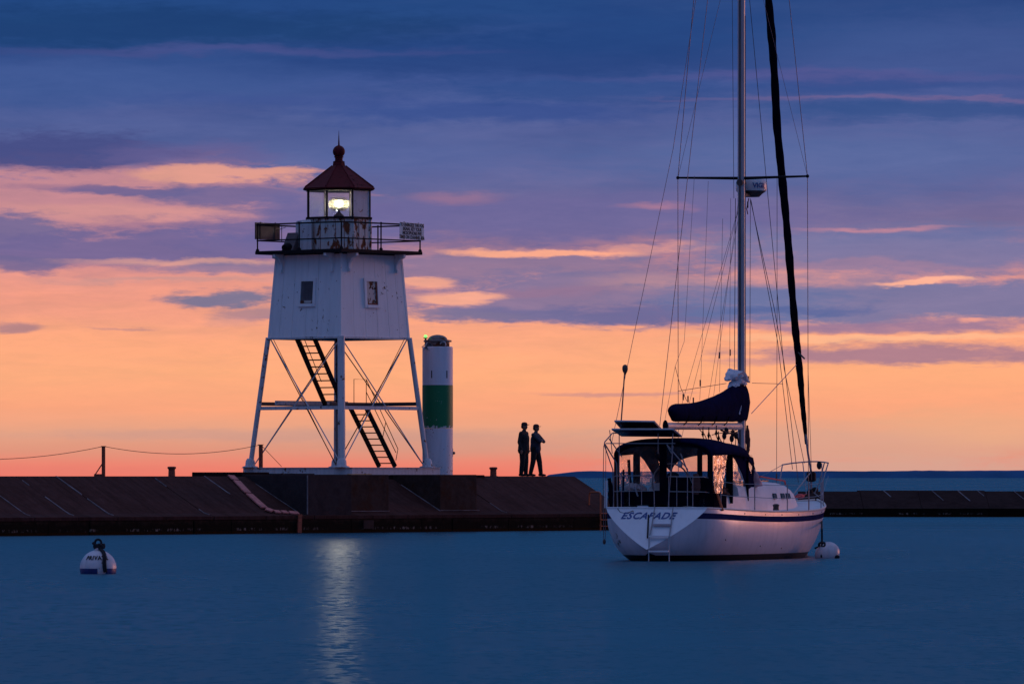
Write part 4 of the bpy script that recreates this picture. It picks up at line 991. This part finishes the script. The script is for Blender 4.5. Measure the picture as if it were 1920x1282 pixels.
def bow_band(x_, hw, zs_, zt, wdt, zlow, mat='black_canvas', th=.02):
    mb = MB(); pts = [Vector((x_, hw, zlow))]+arch(x_, hw, zs_, zt)+[Vector((x_, -hw, zlow))]
    c0 = Vector((x_, 0, (zs_+zlow)/2+.1))
    rings = []
    for p in pts:
        d = Vector((0, p.y, max(0, p.z-zs_)*1.6))
        d = d.normalized() if d.length > 0 else Vector((0, 1, 0))
        q = p-d*wdt
        rings.append([p+Vector((-th, 0, -.03)), p+Vector((th, 0, -.03)), q+Vector((th, 0, -.03)), q+Vector((-th, 0, -.03))])
    return mb.loft(rings).build('canvas_frame', mat, boat)
bow_band(.42, 1.12, 2.24, 2.58, .11, 1.15)
bow_band(1.65, 1.14, 2.26, 2.60, .15, 1.25)
bow_band(2.85, 1.08, 2.19, 2.50, .05, 1.30)
# aft panel: dark lower cloth, posts, clear windows
MB().box(.40, .43, -1.10, 1.10, 1.12, 1.50).build('weather_cloth', 'black_canvas', boat)
MB().box(.395, .435, -1.10, -.0, 1.50, 1.78).build('weather_cloth', 'black_canvas', boat)
MB().box(.39, .44, -.075, .075, 1.50, 2.56).build('canvas_strip', 'black_canvas', boat)
MB().box(.39, .44, -.88, -.78, 1.70, 2.36).build('canvas_strip', 'black_canvas', boat)
def vin(name, quad, mat, n=10, amp=.03, parent=None):
    a, b, c_, d = [Vector(q) for q in quad]; nr = (b-a).cross(d-a).normalized(); mb = MB(); rows = []
    for i in range(n+1):
        rows.append([(a.lerp(b, j/n)).lerp(d.lerp(c_, j/n), i/n)+nr*amp*noise.noise(Vector((i*.45, j*.5, a.y*3))) for j in range(n+1)])
    mb.loft(rows, closed=False, caps=False); return mb.build(name, mat, parent or boat, smooth=True, recalc=False, angle=180)
vin('clear_window', [(.415, 1.0, 1.5), (.415, .07, 1.5), (.415, .07, 2.5), (.415, .95, 2.43)], 'vinyl')
vin('clear_window', [(.415, -.07, 1.78), (.415, -.78, 1.78), (.415, -.78, 2.46), (.415, -.07, 2.5)], 'vinyl')
vin('clear_window', [(.415, -.88, 1.78), (.415, -1.02, 1.70), (.415, -1.0, 2.24), (.415, -.88, 2.34)], 'vinyl')
for sd in (1, -1):
    # side curtains
    if sd < 0:
        vin('shining_window', [(.50, sd*1.13, 1.42), (.95, sd*1.14, 1.36), (1.28, sd*1.14, 2.28), (.46, sd*1.12, 2.27)], 'vinyl_shiny', 16, .035)
    else:
        vin('clear_window', [(.52, sd*1.12, 1.5), (1.5, sd*1.14, 1.5), (1.5, sd*1.14, 2.28), (.52, sd*1.12, 2.27)], 'vinyl')
    MB().box(.44, 1.25, sd*1.13-.012, sd*1.13+.012, 1.10, 1.44).build('weather_cloth', 'black_canvas', boat)
    pass
    MB().tube([(1.36, sd*1.14, 2.16), (1.42, sd*1.14, 1.75), (1.62, sd*1.12, 1.4)], .035, 6).build('canvas_strip', 'black_canvas', boat)
    # dodger side: dark cloth with a window
    def DP(px, py, o_=0):
        q = B(px, py, 1.7+(px-1368)*.0386); return Vector((q.x, (abs(q.y)+o_)*sd, q.z))
    P1 = ((1366, 846), (1386, 847), (1398, 862), (1408, 893), (1413, 908), (1424, 917), (1425, 928), (1416, 948), (1404, 944), (1399, 915), (1391, 888), (1378, 862))
    MB().loft([[DP(*q, o_) for q in P1] for o_ in (0, .025)]).build('dodger_side', 'navy', boat)
    P2 = ((1398, 852), (1410, 858), (1412, 868), (1411, 890), (1409.5, 912), (1407.5, 908), (1409, 885), (1409, 868), (1400, 864))
    MB().loft([[DP(*q, o_) for q in P2] for o_ in (.01, .03)]).build('dodger_side', 'navy', boat)
    vin('clear_window', [DP(1363, 851), DP(1375, 860), DP(1397, 912), DP(1366, 905)], 'vinyl', 8, .02)
    vin('dodger_window', [DP(1397, 864), DP(1406, 895), DP(1409, 892), DP(1409, 866)], 'vinyl', 6)
vin('dodger_window', [(3.8, -.95, 1.66), (3.8, .95, 1.66), (3.6, .9, 2.28), (3.6, -.9, 2.28)], 'vinyl', 8)
crumple('hanging_cloth', [B(1412, 880, 3.4), B(1414, 890, 3.45), B(1416, 903, 3.5), B(1417, 912, 3.5)], [.04, .09, .13, .15], 'pink_cloth', seed=6, amp=.2)
# helm pedestal, cushions, and clutter inside the cockpit
MB().lathe([(.14, 1.0), (.11, 1.5), (.13, 1.85), (.05, 1.9)], 14, Matrix.Translation((1.3, .1, 0))).build('helm_pedestal', 'black_canvas', boat, smooth=True)
MB().tube([Vector((1.15, .1+.42*math.cos(a), 1.66+.42*math.sin(a))) for a in [k*math.pi/12 for k in range(25)]], .018, 6).build('steering_wheel', 'steel', boat, smooth=True)
MB().ball((.36, .38, 1.5), .001).build('fitting', 'steel', boat)
crumple('cushion', [(.8, -.9, 1.45), (1.5, -.9, 1.5), (2.2, -.8, 1.45)], [.12, .18, .14], 'brown', seed=8)
crumple('folded_canvas', [(.6, .95, 1.55), (.7, .75, 1.60), (.9, .6, 1.5)], [.06, .12, .1], 'sailcloth', seed=11)
for a, b in (((1345, 925, .6), (1355, 957, .55)),): MB().tube([B(*a), B(*b)], .03, 8).build('glow_painted_stanchion', 'orange', boat)  # a stanchion, its orange evening light put into the paint colour
# stern arch, solar panels, antenna pole
def tb(name, pts, r_=.017, mat='steel'): return MB().tube([B(*p) for p in pts], r_*.78, 8).build(name, mat, boat, smooth=True)
tb('davit_tube', [(1150, 950, .15), (1149, 880, .1), (1133, 834, -.2), (1134, 828, -.2), (1148, 812, -.1), (1170, 811, 0)])
tb('davit_tube', [(1134, 832, -.2), (1156, 868, .1), (1158, 950, .15)], .02)
tb('davit_tube', [(1142, 822, -.15), (1166, 856, .1)], .016)
tb('davit_tube', [(1136, 831, -.15), (1266, 831, 0)], .013)
tb('davit_tube', [(1262, 812, 0), (1259, 850, .1), (1250, 833, .1), (1290, 880, .2)], .016)
tb('davit_tube', [(1262, 835, 0), (1252, 960, .0)], .013)
tb('davit_tube', [(1276, 850, .1), (1298, 905, .3)], .02)
tb('davit_tube', [(1161, 812, .1), (1161, 890, .2)], .014)
tb('davit_tube', [(1234, 812, 0), (1234, 850, .1)], .014)
tb('davit_tube', [(1143, 806, -.1), (1148, 850, 0)], .012)
tb('hanging_line', [(1132, 835, -.25), (1131, 900, -.25), (1132, 1012, -.25)], .010, 'wire')
tb('hanging_line', [(1136, 835, -.25), (1135, 1010, -.25)], .008, 'wire')
MB().ball(B(1133, 1015, -.25), .05, 6, (.7, .7, 1.2)).build('hook_block', 'dark_steel', boat, smooth=True)
def panel(name, c, th=.035):
    v = [B(*q) for q in c]; n = (v[1]-v[0]).cross(v[3]-v[0]).normalized()
    mb = MB().add(v+[q+n*th for q in v], [(0,1,2,3), (7,6,5,4), (0,4,5,1), (1,5,6,2), (2,6,7,3), (3,7,4,0)])
    o = mb.build(name, 'panel', boat)
    for i in range(4): MB().tube([v[i]+n*th*.5, v[(i+1) % 4]+n*th*.5], .022, 6).build('panel_frame', 'alu', o)
panel('solar_panel', [(1153, 790.5, -.25), (1226, 791.5, -.25), (1244, 811, .45), (1172, 812, .45)])
panel('solar_panel', [(1148, 806, -.2), (1262, 806, -.2), (1277, 819, .5), (1166, 818, .5)])
tb('antenna_pole', [(1164, 800, -.1), (1168, 745, -.1), (1171, 700, -.1)], .020, 'wire')
MB().lathe([(.01, -.12), (.05, -.05), (.062, 0), (.058, .06), (.035, .09), (.01, .10)], 14, Matrix.Translation(B(1172, 692, -.1))).build('antenna_globe', 'dark_steel', boat, smooth=True)
# pushpit
tb('pushpit_rail', [(1150, 950, .1), (1151, 893, .1), (1155, 892, .05), (1226, 891, -.05), (1227, 950, -.02)], .015)
tb('pushpit_rail', [(1151, 921, .1), (1226, 920, -.05)], .011)
tb('pushpit_rail', [(1254, 950, -.05), (1254, 893, -.05), (1320, 894, .2), (1345, 899, .8)], .015)
tb('pushpit_rail', [(1254, 921, -.05), (1322, 922, .2), (1345, 926, .8)], .011)
for px in (1165, 1180, 1203, 1269, 1289, 1299): tb('pushpit_post', [(px, 950, .08), (px, 893, .08)], .012)
tb('pushpit_post', [(1190, 912, .1), (1196, 930, .1)], .025)
MB().ball(B(1275, 870, .2), .075, 7, (.7, .8, 1)).build('rail_light', 'alu', boat, smooth=True)
crumple('motor_cover', [B(1303, 926, .25), B(1305, 915, .25), B(1306, 900, .25), B(1304, 888, .25)], [.07, .10, .09, .05], 'brown', seed=5, amp=.15)
crumple('life_sling', [B(1142, 896, .1), B(1145, 915, .1), B(1145, 935, .1), B(1147, 952, .1)], [.04, .055, .06, .03], 'black_canvas', seed=7, amp=.2)
tb('white_tube', [(1136, 952, .05), (1137, 900, .05)], .045, 'transom')
for px, col in ((1152, 'brown'), (1158, 'rope'), (1168, 'navy')): tb('stowed_pole', [(px, 950, .2), (px+1, 880, .2)], .03, col)
MB().box(.02, .12, .20, .45, 1.12, 1.18).build('stern_chock', 'transom', boat, bevel=.01)
tb('stern_line', [(1158, 953, -.02), (1163, 960, -.06), (1174, 962, -.08), (1187, 957, -.05), (1190, 963, -.06)], .009, 'rope')
# swim ladder
tb('ladder_rail', [(1228, 950, -.1), (1222, 985, -.28), (1217, 1010, -.55), (1216, 1064, -.68)], .018)
tb('ladder_rail', [(1262, 950, -.1), (1258, 985, -.28), (1254, 1010, -.55), (1255, 1064, -.68)], .018)
for y_, dx in ((983, -.30), (1005, -.50), (1033, -.62)):
    a = B(1224 if y_ < 1000 else 1217, y_, dx); b = B(1258 if y_ < 1000 else 1254, y_, dx)
    MB().beam(a, b, .07, .035).build('ladder_step', 'transom' if y_ > 984 else 'alu', boat)
tb('ladder_rail', [(1216, 965, -.1), (1214, 1008, -.5)], .022, 'rope')
# pulpit
tb('pulpit_rail', [(1467, 871, 8.6), (1485, 868, 9.4), (1505, 866, 10.2), (1518, 865, 10.65), (1532, 865, 10.7), (1545, 866, 10.2), (1553, 867.5, 9.5)], .020)
tb('pulpit_leg', [(1467, 871, 8.6), (1461, 910, 8.4)], .019); tb('pulpit_leg', [(1553, 867.5, 9.5), (1543, 900, 9.6), (1541, 935, 9.6)], .019)
tb('pulpit_leg', [(1546, 866, 10.1), (1536, 905, 10.1), (1527, 925, 10.1)], .019); tb('pulpit_leg', [(1505, 866, 10.2), (1512, 925, 9.9)], .014)
tb('pulpit_leg', [(1520, 885, 10.2), (1487, 927, 8.6)], .019)
tb('pulpit_rail', [(1541, 868, 10), (1541, 935, 9.8)], .012)
MB().ball(B(1536, 872, 10.4), .075, 7, (.8, .8, 1.3)).build('anchor_light_bag', 'rope', boat, smooth=True)
MB().lathe([(.05, -.12), (.11, -.1), (.11, .08), (.05, .12)], 14, Matrix.Translation(B(1521, 893, 10.25))).build('furler_drum', 'black_iron', boat, smooth=True)
MB().ball(B(1528, 918, 10.2), .09, 6, (1.6, .8, .7)).ball(B(1519, 921, 10.0), .08, 6, (1.2, .8, .7)).build('anchor', 'black_iron', boat, smooth=True)
# stanchions and lifelines
for sd in (1, -1):
    tops = []; mids = []
    for s in (.06, .22, .40, .55, .70, .82):
        zs = interp(TZ, s); e = hull_pt(s, zs, sd); e.y -= sd*.05
        MB().tube([e, e+Vector((0, 0, .60))], .0125, 6).build('stanchion', 'steel', boat); tops.append(e+Vector((0, 0, .59))); mids.append(e+Vector((0, 0, .31)))
    endp = B(1553, 867.5, 9.5) if sd < 0 else B(1467, 871, 8.6)
    tops.append(endp); mids.append(endp-Vector((0, 0, .3)))
    for ps in (tops, mids):
        q = []
        for a, b in zip(ps, ps[1:]): q += sag(a, b, .015, 4)
        MB().tube(q, .0065, 5).build('lifeline', 'steel', boat)
# rigging
MH = Vector((MX, my, 19.0)); MU = Vector((MX, my, 14.3))
def wire(name, pts, r_=.0042, mat='wire'):
    return MB().tube([p if isinstance(p, Vector) else B(*p) for p in pts], r_, 5).build(name, mat, boat)
cp1 = hull_pt(.50, 1.03, 1); cp2 = hull_pt(.50, 1.03, -1)
c1 = B(1272, 889, MX-.1); c1.z = 1.05; c2 = B(1516, 889, MX-.1); c2.z = 1.05
wire('cap_shroud', [c1, sp1, up1, MH], .0075); wire('cap_shroud', [c2, sp2, up2, MH], .0075)
wire('diagonal_shroud', [sp1, MU]); wire('diagonal_shroud', [sp2, MU])
LR = Vector((MX, my, 7.95))
wire('lower_shroud', [LR, (1280, 752, 4.6), (1262, 835, 4.5)]); wire('lower_shroud', [LR, (1293, 753, 5.0), (1276, 830, 5.0)])
wire('lower_shroud', [LR, (1329, 742, 5.9), (1318, 800, 5.9)])
wire('lazy_jack', [(1328, 340, MX), (1314, 713, 2.2), (1312, 750, 2.2)]); wire('lazy_jack', [(1355, 410, 5.0), (1349, 735, 3.6)], .0042)
wire('halyard', [(1379, 372, 5.4), (1377, 705, 5.2)], .008); wire('halyard', [(1370, 372, 5.3), (1368, 702, 5.0)])
wire('halyard', [(1407, 372, 5.6), (1406, 718, 5.6)], .006); wire('halyard', [(1373, 0, 5.3), (1376, 372, 5.3)], .006)
wire('lazy_jack', [(1384, 380, 5.4), (1338, 742, 3.2)]); wire('lazy_jack', [(1302, 330, 4.6), (1283, 640, 2.0), (1266, 687, 1.2), (1247, 786, .5)])
wire('lazy_jack', [(1266, 687, 1.2), (1276, 726, 1.3), (1288, 752, 1.4)], .006)
wire('topping_lift', [(1237, 798, .35), MH], .007)
wire('backstay', [(1146, 834, 0), (1186, 640, 1.0), (1222, 470, 1.9), (1262, 280, 2.9), MH], .006)
wire('halyard', [(1271, 733, MX), (1362, 718.5, MX)], .007); wire('halyard', [(1410, 718, MX), (1468, 719.5, 7.5)], .006)
wire('inner_stay', [MU, (1440, 370, 6.6), (1462, 600, 7.4), (1470, 690, 7.8), (1508, 868, 9.5)], .007)
wire('lower_shroud', [(1407, 375, 5.6), (1452, 580, 6.6), (1470, 680, 7.2), (1497, 905, 8.0)], .0075)
wire('lower_shroud', [(1408, 375, 5.6), (1458, 640, 6.0), (1486, 880, 6.4)], .0075)
wire('flag_halyard', [(1457, 332, MX), (1457, 600, 5.7), (1456, 908, 6.0)], .006)
wire('pole_lift', [(1409, 775, 5.7), (1493, 684, 8.2)], .009, 'pink_cloth')
for p in ((1402, 378, 5.6), (1313, 712, 2.2), (1349, 660, 3.8), (1369, 655, 5.0), (1403, 705, 5.6), (1290, 742, 5.0), (1300, 745, 5.1), (1281, 738, 4.6), (1456, 888, 6.0)):
    MB().tube([B(*p), B(p[0], p[1]+12, p[2])], .017, 6).build('turnbuckle', 'dark_steel', boat)
MB().tube([B(1404, 372, 5.7), B(1400, 392, 5.6), B(1402, 402, 5.6)], .012, 5).build('flag_halyard', 'red_line', boat)
# furled genoa
fp = [(1428, -330, 5), (1434, -130, 6.2), (1438, -40, 7), (1441, 0, 7.5), (1447, 70, 8), (1452, 140, 7.6), (1457, 240, 7.8), (1466, 330, 8.0), (1473, 400, 7.4), (1479, 470, 7.6), (1485, 545, 7.2), (1491, 615, 7.2), (1496, 660, 7), (1501, 712, 6.2), (1505, 760, 5.4), (1509, 800, 4.2), (1512, 832, 3.0)]
pts = []; rs = []
for px, py, r_ in fp:
    zz = EYE+(893-py)/84; xx = 10.2-(zz-1.95)*4.7/16.6; pts.append(B(px, py, xx)); rs.append(r_/84)
P2 = []; R2 = []
for i in range(len(pts)-1):
    for k in range(5):
        f_ = k/5; P2.append(pts[i].lerp(pts[i+1], f_)); R2.append((rs[i]*(1-f_)+rs[i+1]*f_)*(1+.07*math.sin(len(P2)*1.9)+.05*math.sin(len(P2)*.7)))
P2.append(pts[-1]); R2.append(rs[-1])
MB().tube(P2, R2, 10).build('furled_genoa', 'black_canvas', boat, smooth=True)
MB().tube([pts[-2], B(1515, 850, 10.05), B(1521, 885, 10.25), B(1521, 920, 10.28)], .026, 8).build('forestay', 'steel', boat, smooth=True)
MB().tube([pts[0], MH], .012, 6).build('forestay', 'wire', boat)
MB().tube([pts[12], B(1508, 672, 8.0)], .02, 5).build('sheet_end', 'rope', boat)
MB().tube([B(1515, 690, 8.4), B(1522, 900, 10)], .006, 5).build('furling_line', 'wire', boat)

# ------------------------------------------------------------------ mooring buoys
def buoy(px, ywl, R_px, label, rope, tilt=0):
    Yb = EYE*F/(ywl-893); k = F/Yb; r_ = R_px/k
    o = empty('mooring_buoy', ((px-960)/k, Yb, 0)); tag(o, label, 'buoy', 'white mooring buoys')
    return o, r_, k
bu, r1, k1 = buoy(184, 1075, 34.5, 'white mooring buoy lettered PRIVATE with blue base and black rope, alone at left', True)
pr = []; zc = .10
N = 28
for i in range(N+1):
    a = -math.pi/2+math.pi*i/N; pr.append((max(.001, r1*math.cos(a)), zc+r1*1.0*math.sin(a)))
MB().lathe([p for p in pr if p[1] <= .13], 40).build('blue_base', 'buoy_blue', bu, smooth=True)
MB().lathe([(p[0]*1.0, p[1]) for p in pr if p[1] >= .085]+[(.06, zc+r1*1.0), (.055, zc+r1+.05), (.001, zc+r1+.05)], 40).build('float', 'buoy', bu, smooth=True)
a0, a1 = R(-88), R(-62)
# gap of bare white in the blue band and patch
MB().loft([[Vector(((r1*math.cos(math.asin(max(-1, min(1, (z_-zc)/r1))))+.005)*math.cos(a), (r1*math.cos(math.asin((z_-zc)/r1))+.005)*math.sin(a), z_)) for z_ in (-.05, .02, .08, .13)] for a in [a0+(a1-a0)*i/8 for i in range(9)]], closed=False, caps=False).build('bare_patch', 'buoy', bu, smooth=True, recalc=False)
def sph_fn(c, az0=R(-90-17), el0=R(34)):
    az_ = az0+c.x/r1/math.cos(el0); el_ = el0+c.y/r1; rr_ = r1+.008+c.z
    return Vector((rr_*math.cos(el_)*math.cos(az_), rr_*math.cos(el_)*math.sin(az_), zc+rr_*math.sin(el_)))
text_mesh('PRIVATE', .115, 'ink', 'lettering', bu, lambda c: sph_fn(Vector((c.x*.82+.08, c.y, c.z))), ext=.001, spacing=1.22, offset=.006, sub=1)
rp = []
for i in range(13):
    el_ = R(88-i*8.2); az_ = R(-90+24+4*math.sin(i*.5)); rp.append(Vector(((r1+.025)*math.cos(el_)*math.cos(az_), (r1+.025)*math.cos(el_)*math.sin(az_), zc+(r1+.02)*math.sin(el_))))
MB().tube(rp, .022, 7).tube([p+Vector((.035, .01, 0)) for p in rp], .018, 7).build('rope', 'rope', bu, smooth=True)
tz = zc+r1+.06
mb = MB().tube([Vector((.06*math.cos(a)+.0, .02*math.sin(a*2), tz+.06+.075*math.sin(a))) for a in [k*math.pi/8 for k in range(17)]], .022, 7)
mb.tube([Vector((.09*math.cos(a)+.02, .05*math.sin(a), tz+.01+.03*math.sin(a*3))) for a in [k*math.pi/8 for k in range(17)]], .028, 7).tube([(-.10, -.02, tz+.07), (0, -.06, tz), (.09, -.04, tz-.04)], .026, 7)
mb.build('knotted_rope', 'rope', bu, smooth=True)
bu2, r2, k2 = buoy(1551, 1046, 21.5, 'plain white mooring buoy lying tilted in the water under the bow', True)
M_ = Matrix.Translation((0, 0, .13)) @ Matrix.Rotation(R(-52), 4, 'Y')
MB().lathe([(max(.001, r2*math.cos(a)), r2*1.12*math.sin(a)) for a in [-math.pi/2+math.pi*i/20 for i in range(21)]], 28, Matrix.Translation((0, 0, .10)) @ Matrix.Rotation(R(55), 4, 'Y')).build('float', 'buoy', bu2, smooth=True)
kn = Vector((-.12, -.12, .30))
MB().tube([kn+Vector((.07*math.cos(a), .05*math.sin(a*2), .05*math.sin(a))) for a in [k*math.pi/8 for k in range(17)]], .025, 7).tube([kn+Vector((-.16, -.05, -.08)), kn, kn+Vector((-.02, -.1, -.28))], .022, 6).build('knotted_rope', 'rope', bu2, smooth=True)
MB().ball((.20, -.16, .03), .06, 6, (1.2, .6, .8)).build('fitting', 'rope', bu2, smooth=True)
pb = Vector(bu2.location)+kn; top_ = BO+Matrix.Rotation(R(90)-TH, 3, 'Z') @ B(1540, 962, 9.6)
o = MB().tube([pb, Vector(((1541-960)/F*(pb.y), pb.y, (pb.z+top_.z)/2)), top_], .022, 7).build('mooring_rope', 'rope'); tag(o, 'dark mooring rope from the bow down to the tilted buoy', 'rope')

# ------------------------------------------------------------------ people
def remesh(o, vs, smooth=6):
    m = o.modifiers.new('r', 'REMESH'); m.mode = 'VOXEL'; m.voxel_size = vs; m.use_smooth_shade = True
    s_ = o.modifiers.new('s', 'SMOOTH'); s_.iterations = smooth; s_.factor = .5
def chain(mb, pts, rs, flat=1.0):
    for (a, b), (ra_, rb_) in zip(zip(pts, pts[1:]), zip(rs, rs[1:])): mb.cone(a, b, ra_, rb_, 12)
    for p, r_ in zip(pts, rs): mb.ball(p, r_, 6)
def hand(mb, wrist, d, side, curl):
    wrist = Vector(wrist); d = Vector(d).normalized(); s_ = Vector(side).normalized(); n = d.cross(s_).normalized()
    chain(mb, [wrist, wrist+d*.05, wrist+d*.09], [.026, .034, .032])
    for i, L in enumerate((.062, .072, .068, .052)):
        b = wrist+d*.085+s_*(.027-.018*i); chain(mb, [b, b+d*L*.5+n*curl*.3*L, b+d*L*.85+n*curl*L], [.0095, .009, .008])
    b = wrist+d*.03+s_*.03; chain(mb, [b, b+s_*.025+d*.03, b+s_*.03+d*.06], [.012, .011, .009])
def person(px, w, label, group, face, h, crossed, mats, lean=0.0, stance=(.10, -.10), fwd=(0, 0), z0=Z2):
    p = pw(tpx(px, w), w, z0); o = empty('person', p, face); tag(o, label, 'person', group); k = h/1.76
    V = lambda a, b, c_: Vector((a*k, b*k, c_*k))
    hipz = .93
    hip = [V(-.01, .09, hipz), V(-.01, -.09, hipz)]
    knee = [V(.02+fwd[0]*.5, stance[0]*.95, .50), V(.02+fwd[1]*.5, stance[1]*.95, .50)]
    ank = [V(fwd[0], stance[0], .09), V(fwd[1], stance[1], .09)]
    sh = [V(-.01, .19, 1.42), V(-.01, -.19, 1.42)]
    if crossed:
        elb = [V(.20, .24, 1.19), V(.25, -.20, 1.19)]; wr = [V(.27, -.03, 1.20), V(.20, .08, 1.24)]
        hd = [(V(-.2, -1, .1), V(0, 0, 1)), (V(-.35, 1, .1), V(0, 0, 1))]
    else:
        elb = [V(-.03, .24, 1.14), V(-.05, -.25, 1.13)]; wr = [V(.04, .24, .90), V(.03, -.25, .88)]
        hd = [(V(.1, 0, -1), V(1, 0, 0)), (V(.1, 0, -1), V(1, 0, 0))]
    mb = MB()
    # torso, neck, head
    chain(mb, [V(-.01, 0, .95), V(0, 0, 1.12), V(0, 0, 1.30)], [.13*k, .125*k, .14*k])
    chain(mb, [V(-.01, .13, 1.40), V(-.01, -.13, 1.40)], [.075*k, .075*k])
    chain(mb, [V(0, 0, 1.42), V(.015, 0, 1.54)], [.06*k, .055*k])
    mb.ball(V(.02, 0, 1.655), .092*k, 8, (1.08, .86, 1.2)); mb.ball(V(.055, 0, 1.60), .06*k, 6, (1, .8, .9))
    mb.cone(V(.11, 0, 1.66), V(.135, 0, 1.632), .010*k, .016*k, 8); mb.ball(V(.10, 0, 1.585), .022*k, 5); mb.ball(V(.113, 0, 1.61), .014*k, 4, (.8, 1.7, .5))
    for s_ in (1, -1):
        mb.ball(V(.02, s_*.083, 1.65), .024*k, 5, (.8, .4, 1.2)); mb.ball(V(.095, s_*.03, 1.672), .014*k, 4)
    for i in (0, 1):
        chain(mb, [hip[i], knee[i], ank[i]], [.085*k, .055*k, .04*k])
        chain(mb, [sh[i], elb[i], wr[i]], [.055*k, .042*k, .028*k])
        hand(mb, wr[i], hd[i][0], hd[i][1], .3)
        chain(mb, [ank[i]-V(0, 0, .02), ank[i]+V(.12, 0, -.05)], [.04*k, .03*k])
    b_ = mb.build('body', 'skin', o); remesh(b_, .009, 2)
    # top garment
    mb = MB()
    chain(mb, [V(-.01, 0, .93), V(-.005, 0, 1.1), V(.0, 0, 1.27)], [.195*k, .18*k, .185*k])
    for z_ in (.90, 1.05, 1.2): mb.ball(V(-.01, 0, z_), .165*k, 7, (1.0, 1.18, .8))
    mb.ball(V(0, 0, 1.3), .16*k, 8, (.95, 1.25, .9))
    chain(mb, [V(-.01, .14, 1.41), V(0, 0, 1.45), V(-.01, -.14, 1.41)], [.085*k, .085*k, .085*k]); chain(mb, [V(0, 0, 1.45), V(.008, 0, 1.515)], [.075*k, .07*k])
    if not crossed:
        chain(mb, [V(-.02, .08, .86), V(-.02, -.08, .86)], [.16*k, .16*k])
        mb.ball(V(.04, 0, .92), .13*k, 6, (1, 1.1, .8))
    for i in (0, 1): chain(mb, [sh[i], elb[i], elb[i].lerp(wr[i], .93)], [.075*k, .06*k, .046*k])
    j = mb.build('jacket' if not crossed else 'sweater', mats[0], o); remesh(j, .013, 5)
    mb = MB()
    chain(mb, [hip[0]+V(0, 0, .02), hip[1]+V(0, 0, .02)], [.125*k, .125*k])
    for i in (0, 1): chain(mb, [hip[i], knee[i], ank[i]+V(0, 0, .02)], [.12*k, .092*k, .072*k])
    t_ = mb.build('trousers', mats[1], o); remesh(t_, .013, 5)
    for i in (0, 1):
        mb = MB(); a = ank[i].copy(); a.z = .05
        chain(mb, [a+Vector((-.05, 0, 0)), a+Vector((.06, 0, -.005)), a+Vector((.16, 0, -.015))], [.047, .046, .034]); mb.cone(a, a+Vector((0, 0, .07)), .048, .05)
        s2 = mb.build('shoe', mats[3], o); remesh(s2, .010, 3)
    mb = MB(); cz = 1.70
    mb.lathe([(.100*k, 1.685*k), (.103*k, 1.70*k), (.098*k, 1.745*k), (.07*k, 1.785*k), (.02*k, 1.797*k)], 20, Matrix.Translation((.015, 0, 0)) @ Matrix.Diagonal((1.08, .9, 1, 1)))
    mb.build('cap', mats[2], o, smooth=True)
    MB().loft([[Vector((x_*k, y_*k, (1.69+up_)*k+t2)) for t2 in (0,) for x_, y_, up_ in ((.08, -.07, 0), (.15, -.062, .012), (.19, -.03, .02), (.20, 0, .024), (.19, .03, .02), (.15, .062, .012), (.08, .07, 0))] for _ in (0,)]+[[Vector((x_*k, y_*k, (1.70+up_)*k)) for x_, y_, up_ in ((.08, -.07, .0), (.15, -.062, .012), (.19, -.03, .02), (.20, 0, .024), (.19, .03, .02), (.15, .062, .012), (.08, .07, .0))]]).build('cap_brim', mats[2], o)
    MB().ball(V(-.025, 0, 1.645), .085*k, 8, (.9, 1.02, .95)).build('hair', 'hair', o, smooth=True)
    return o
person(982.5, 3.9, 'person in dark cap and long black jacket, arms hanging, looking right', 'two people on the pier', R(-28), 1.80, False, ('jacket', 'trousers', 'cap', 'trousers'), stance=(.07, -.09), fwd=(.03, -.06))
person(1004.5, 3.9, 'person in maroon cap and slate sweater with arms crossed, feet apart', 'two people on the pier', R(-24), 1.74, True, ('shirt', 'trousers', 'cap2', 'shoe'), stance=(.12, -.12), fwd=(.14, -.14))
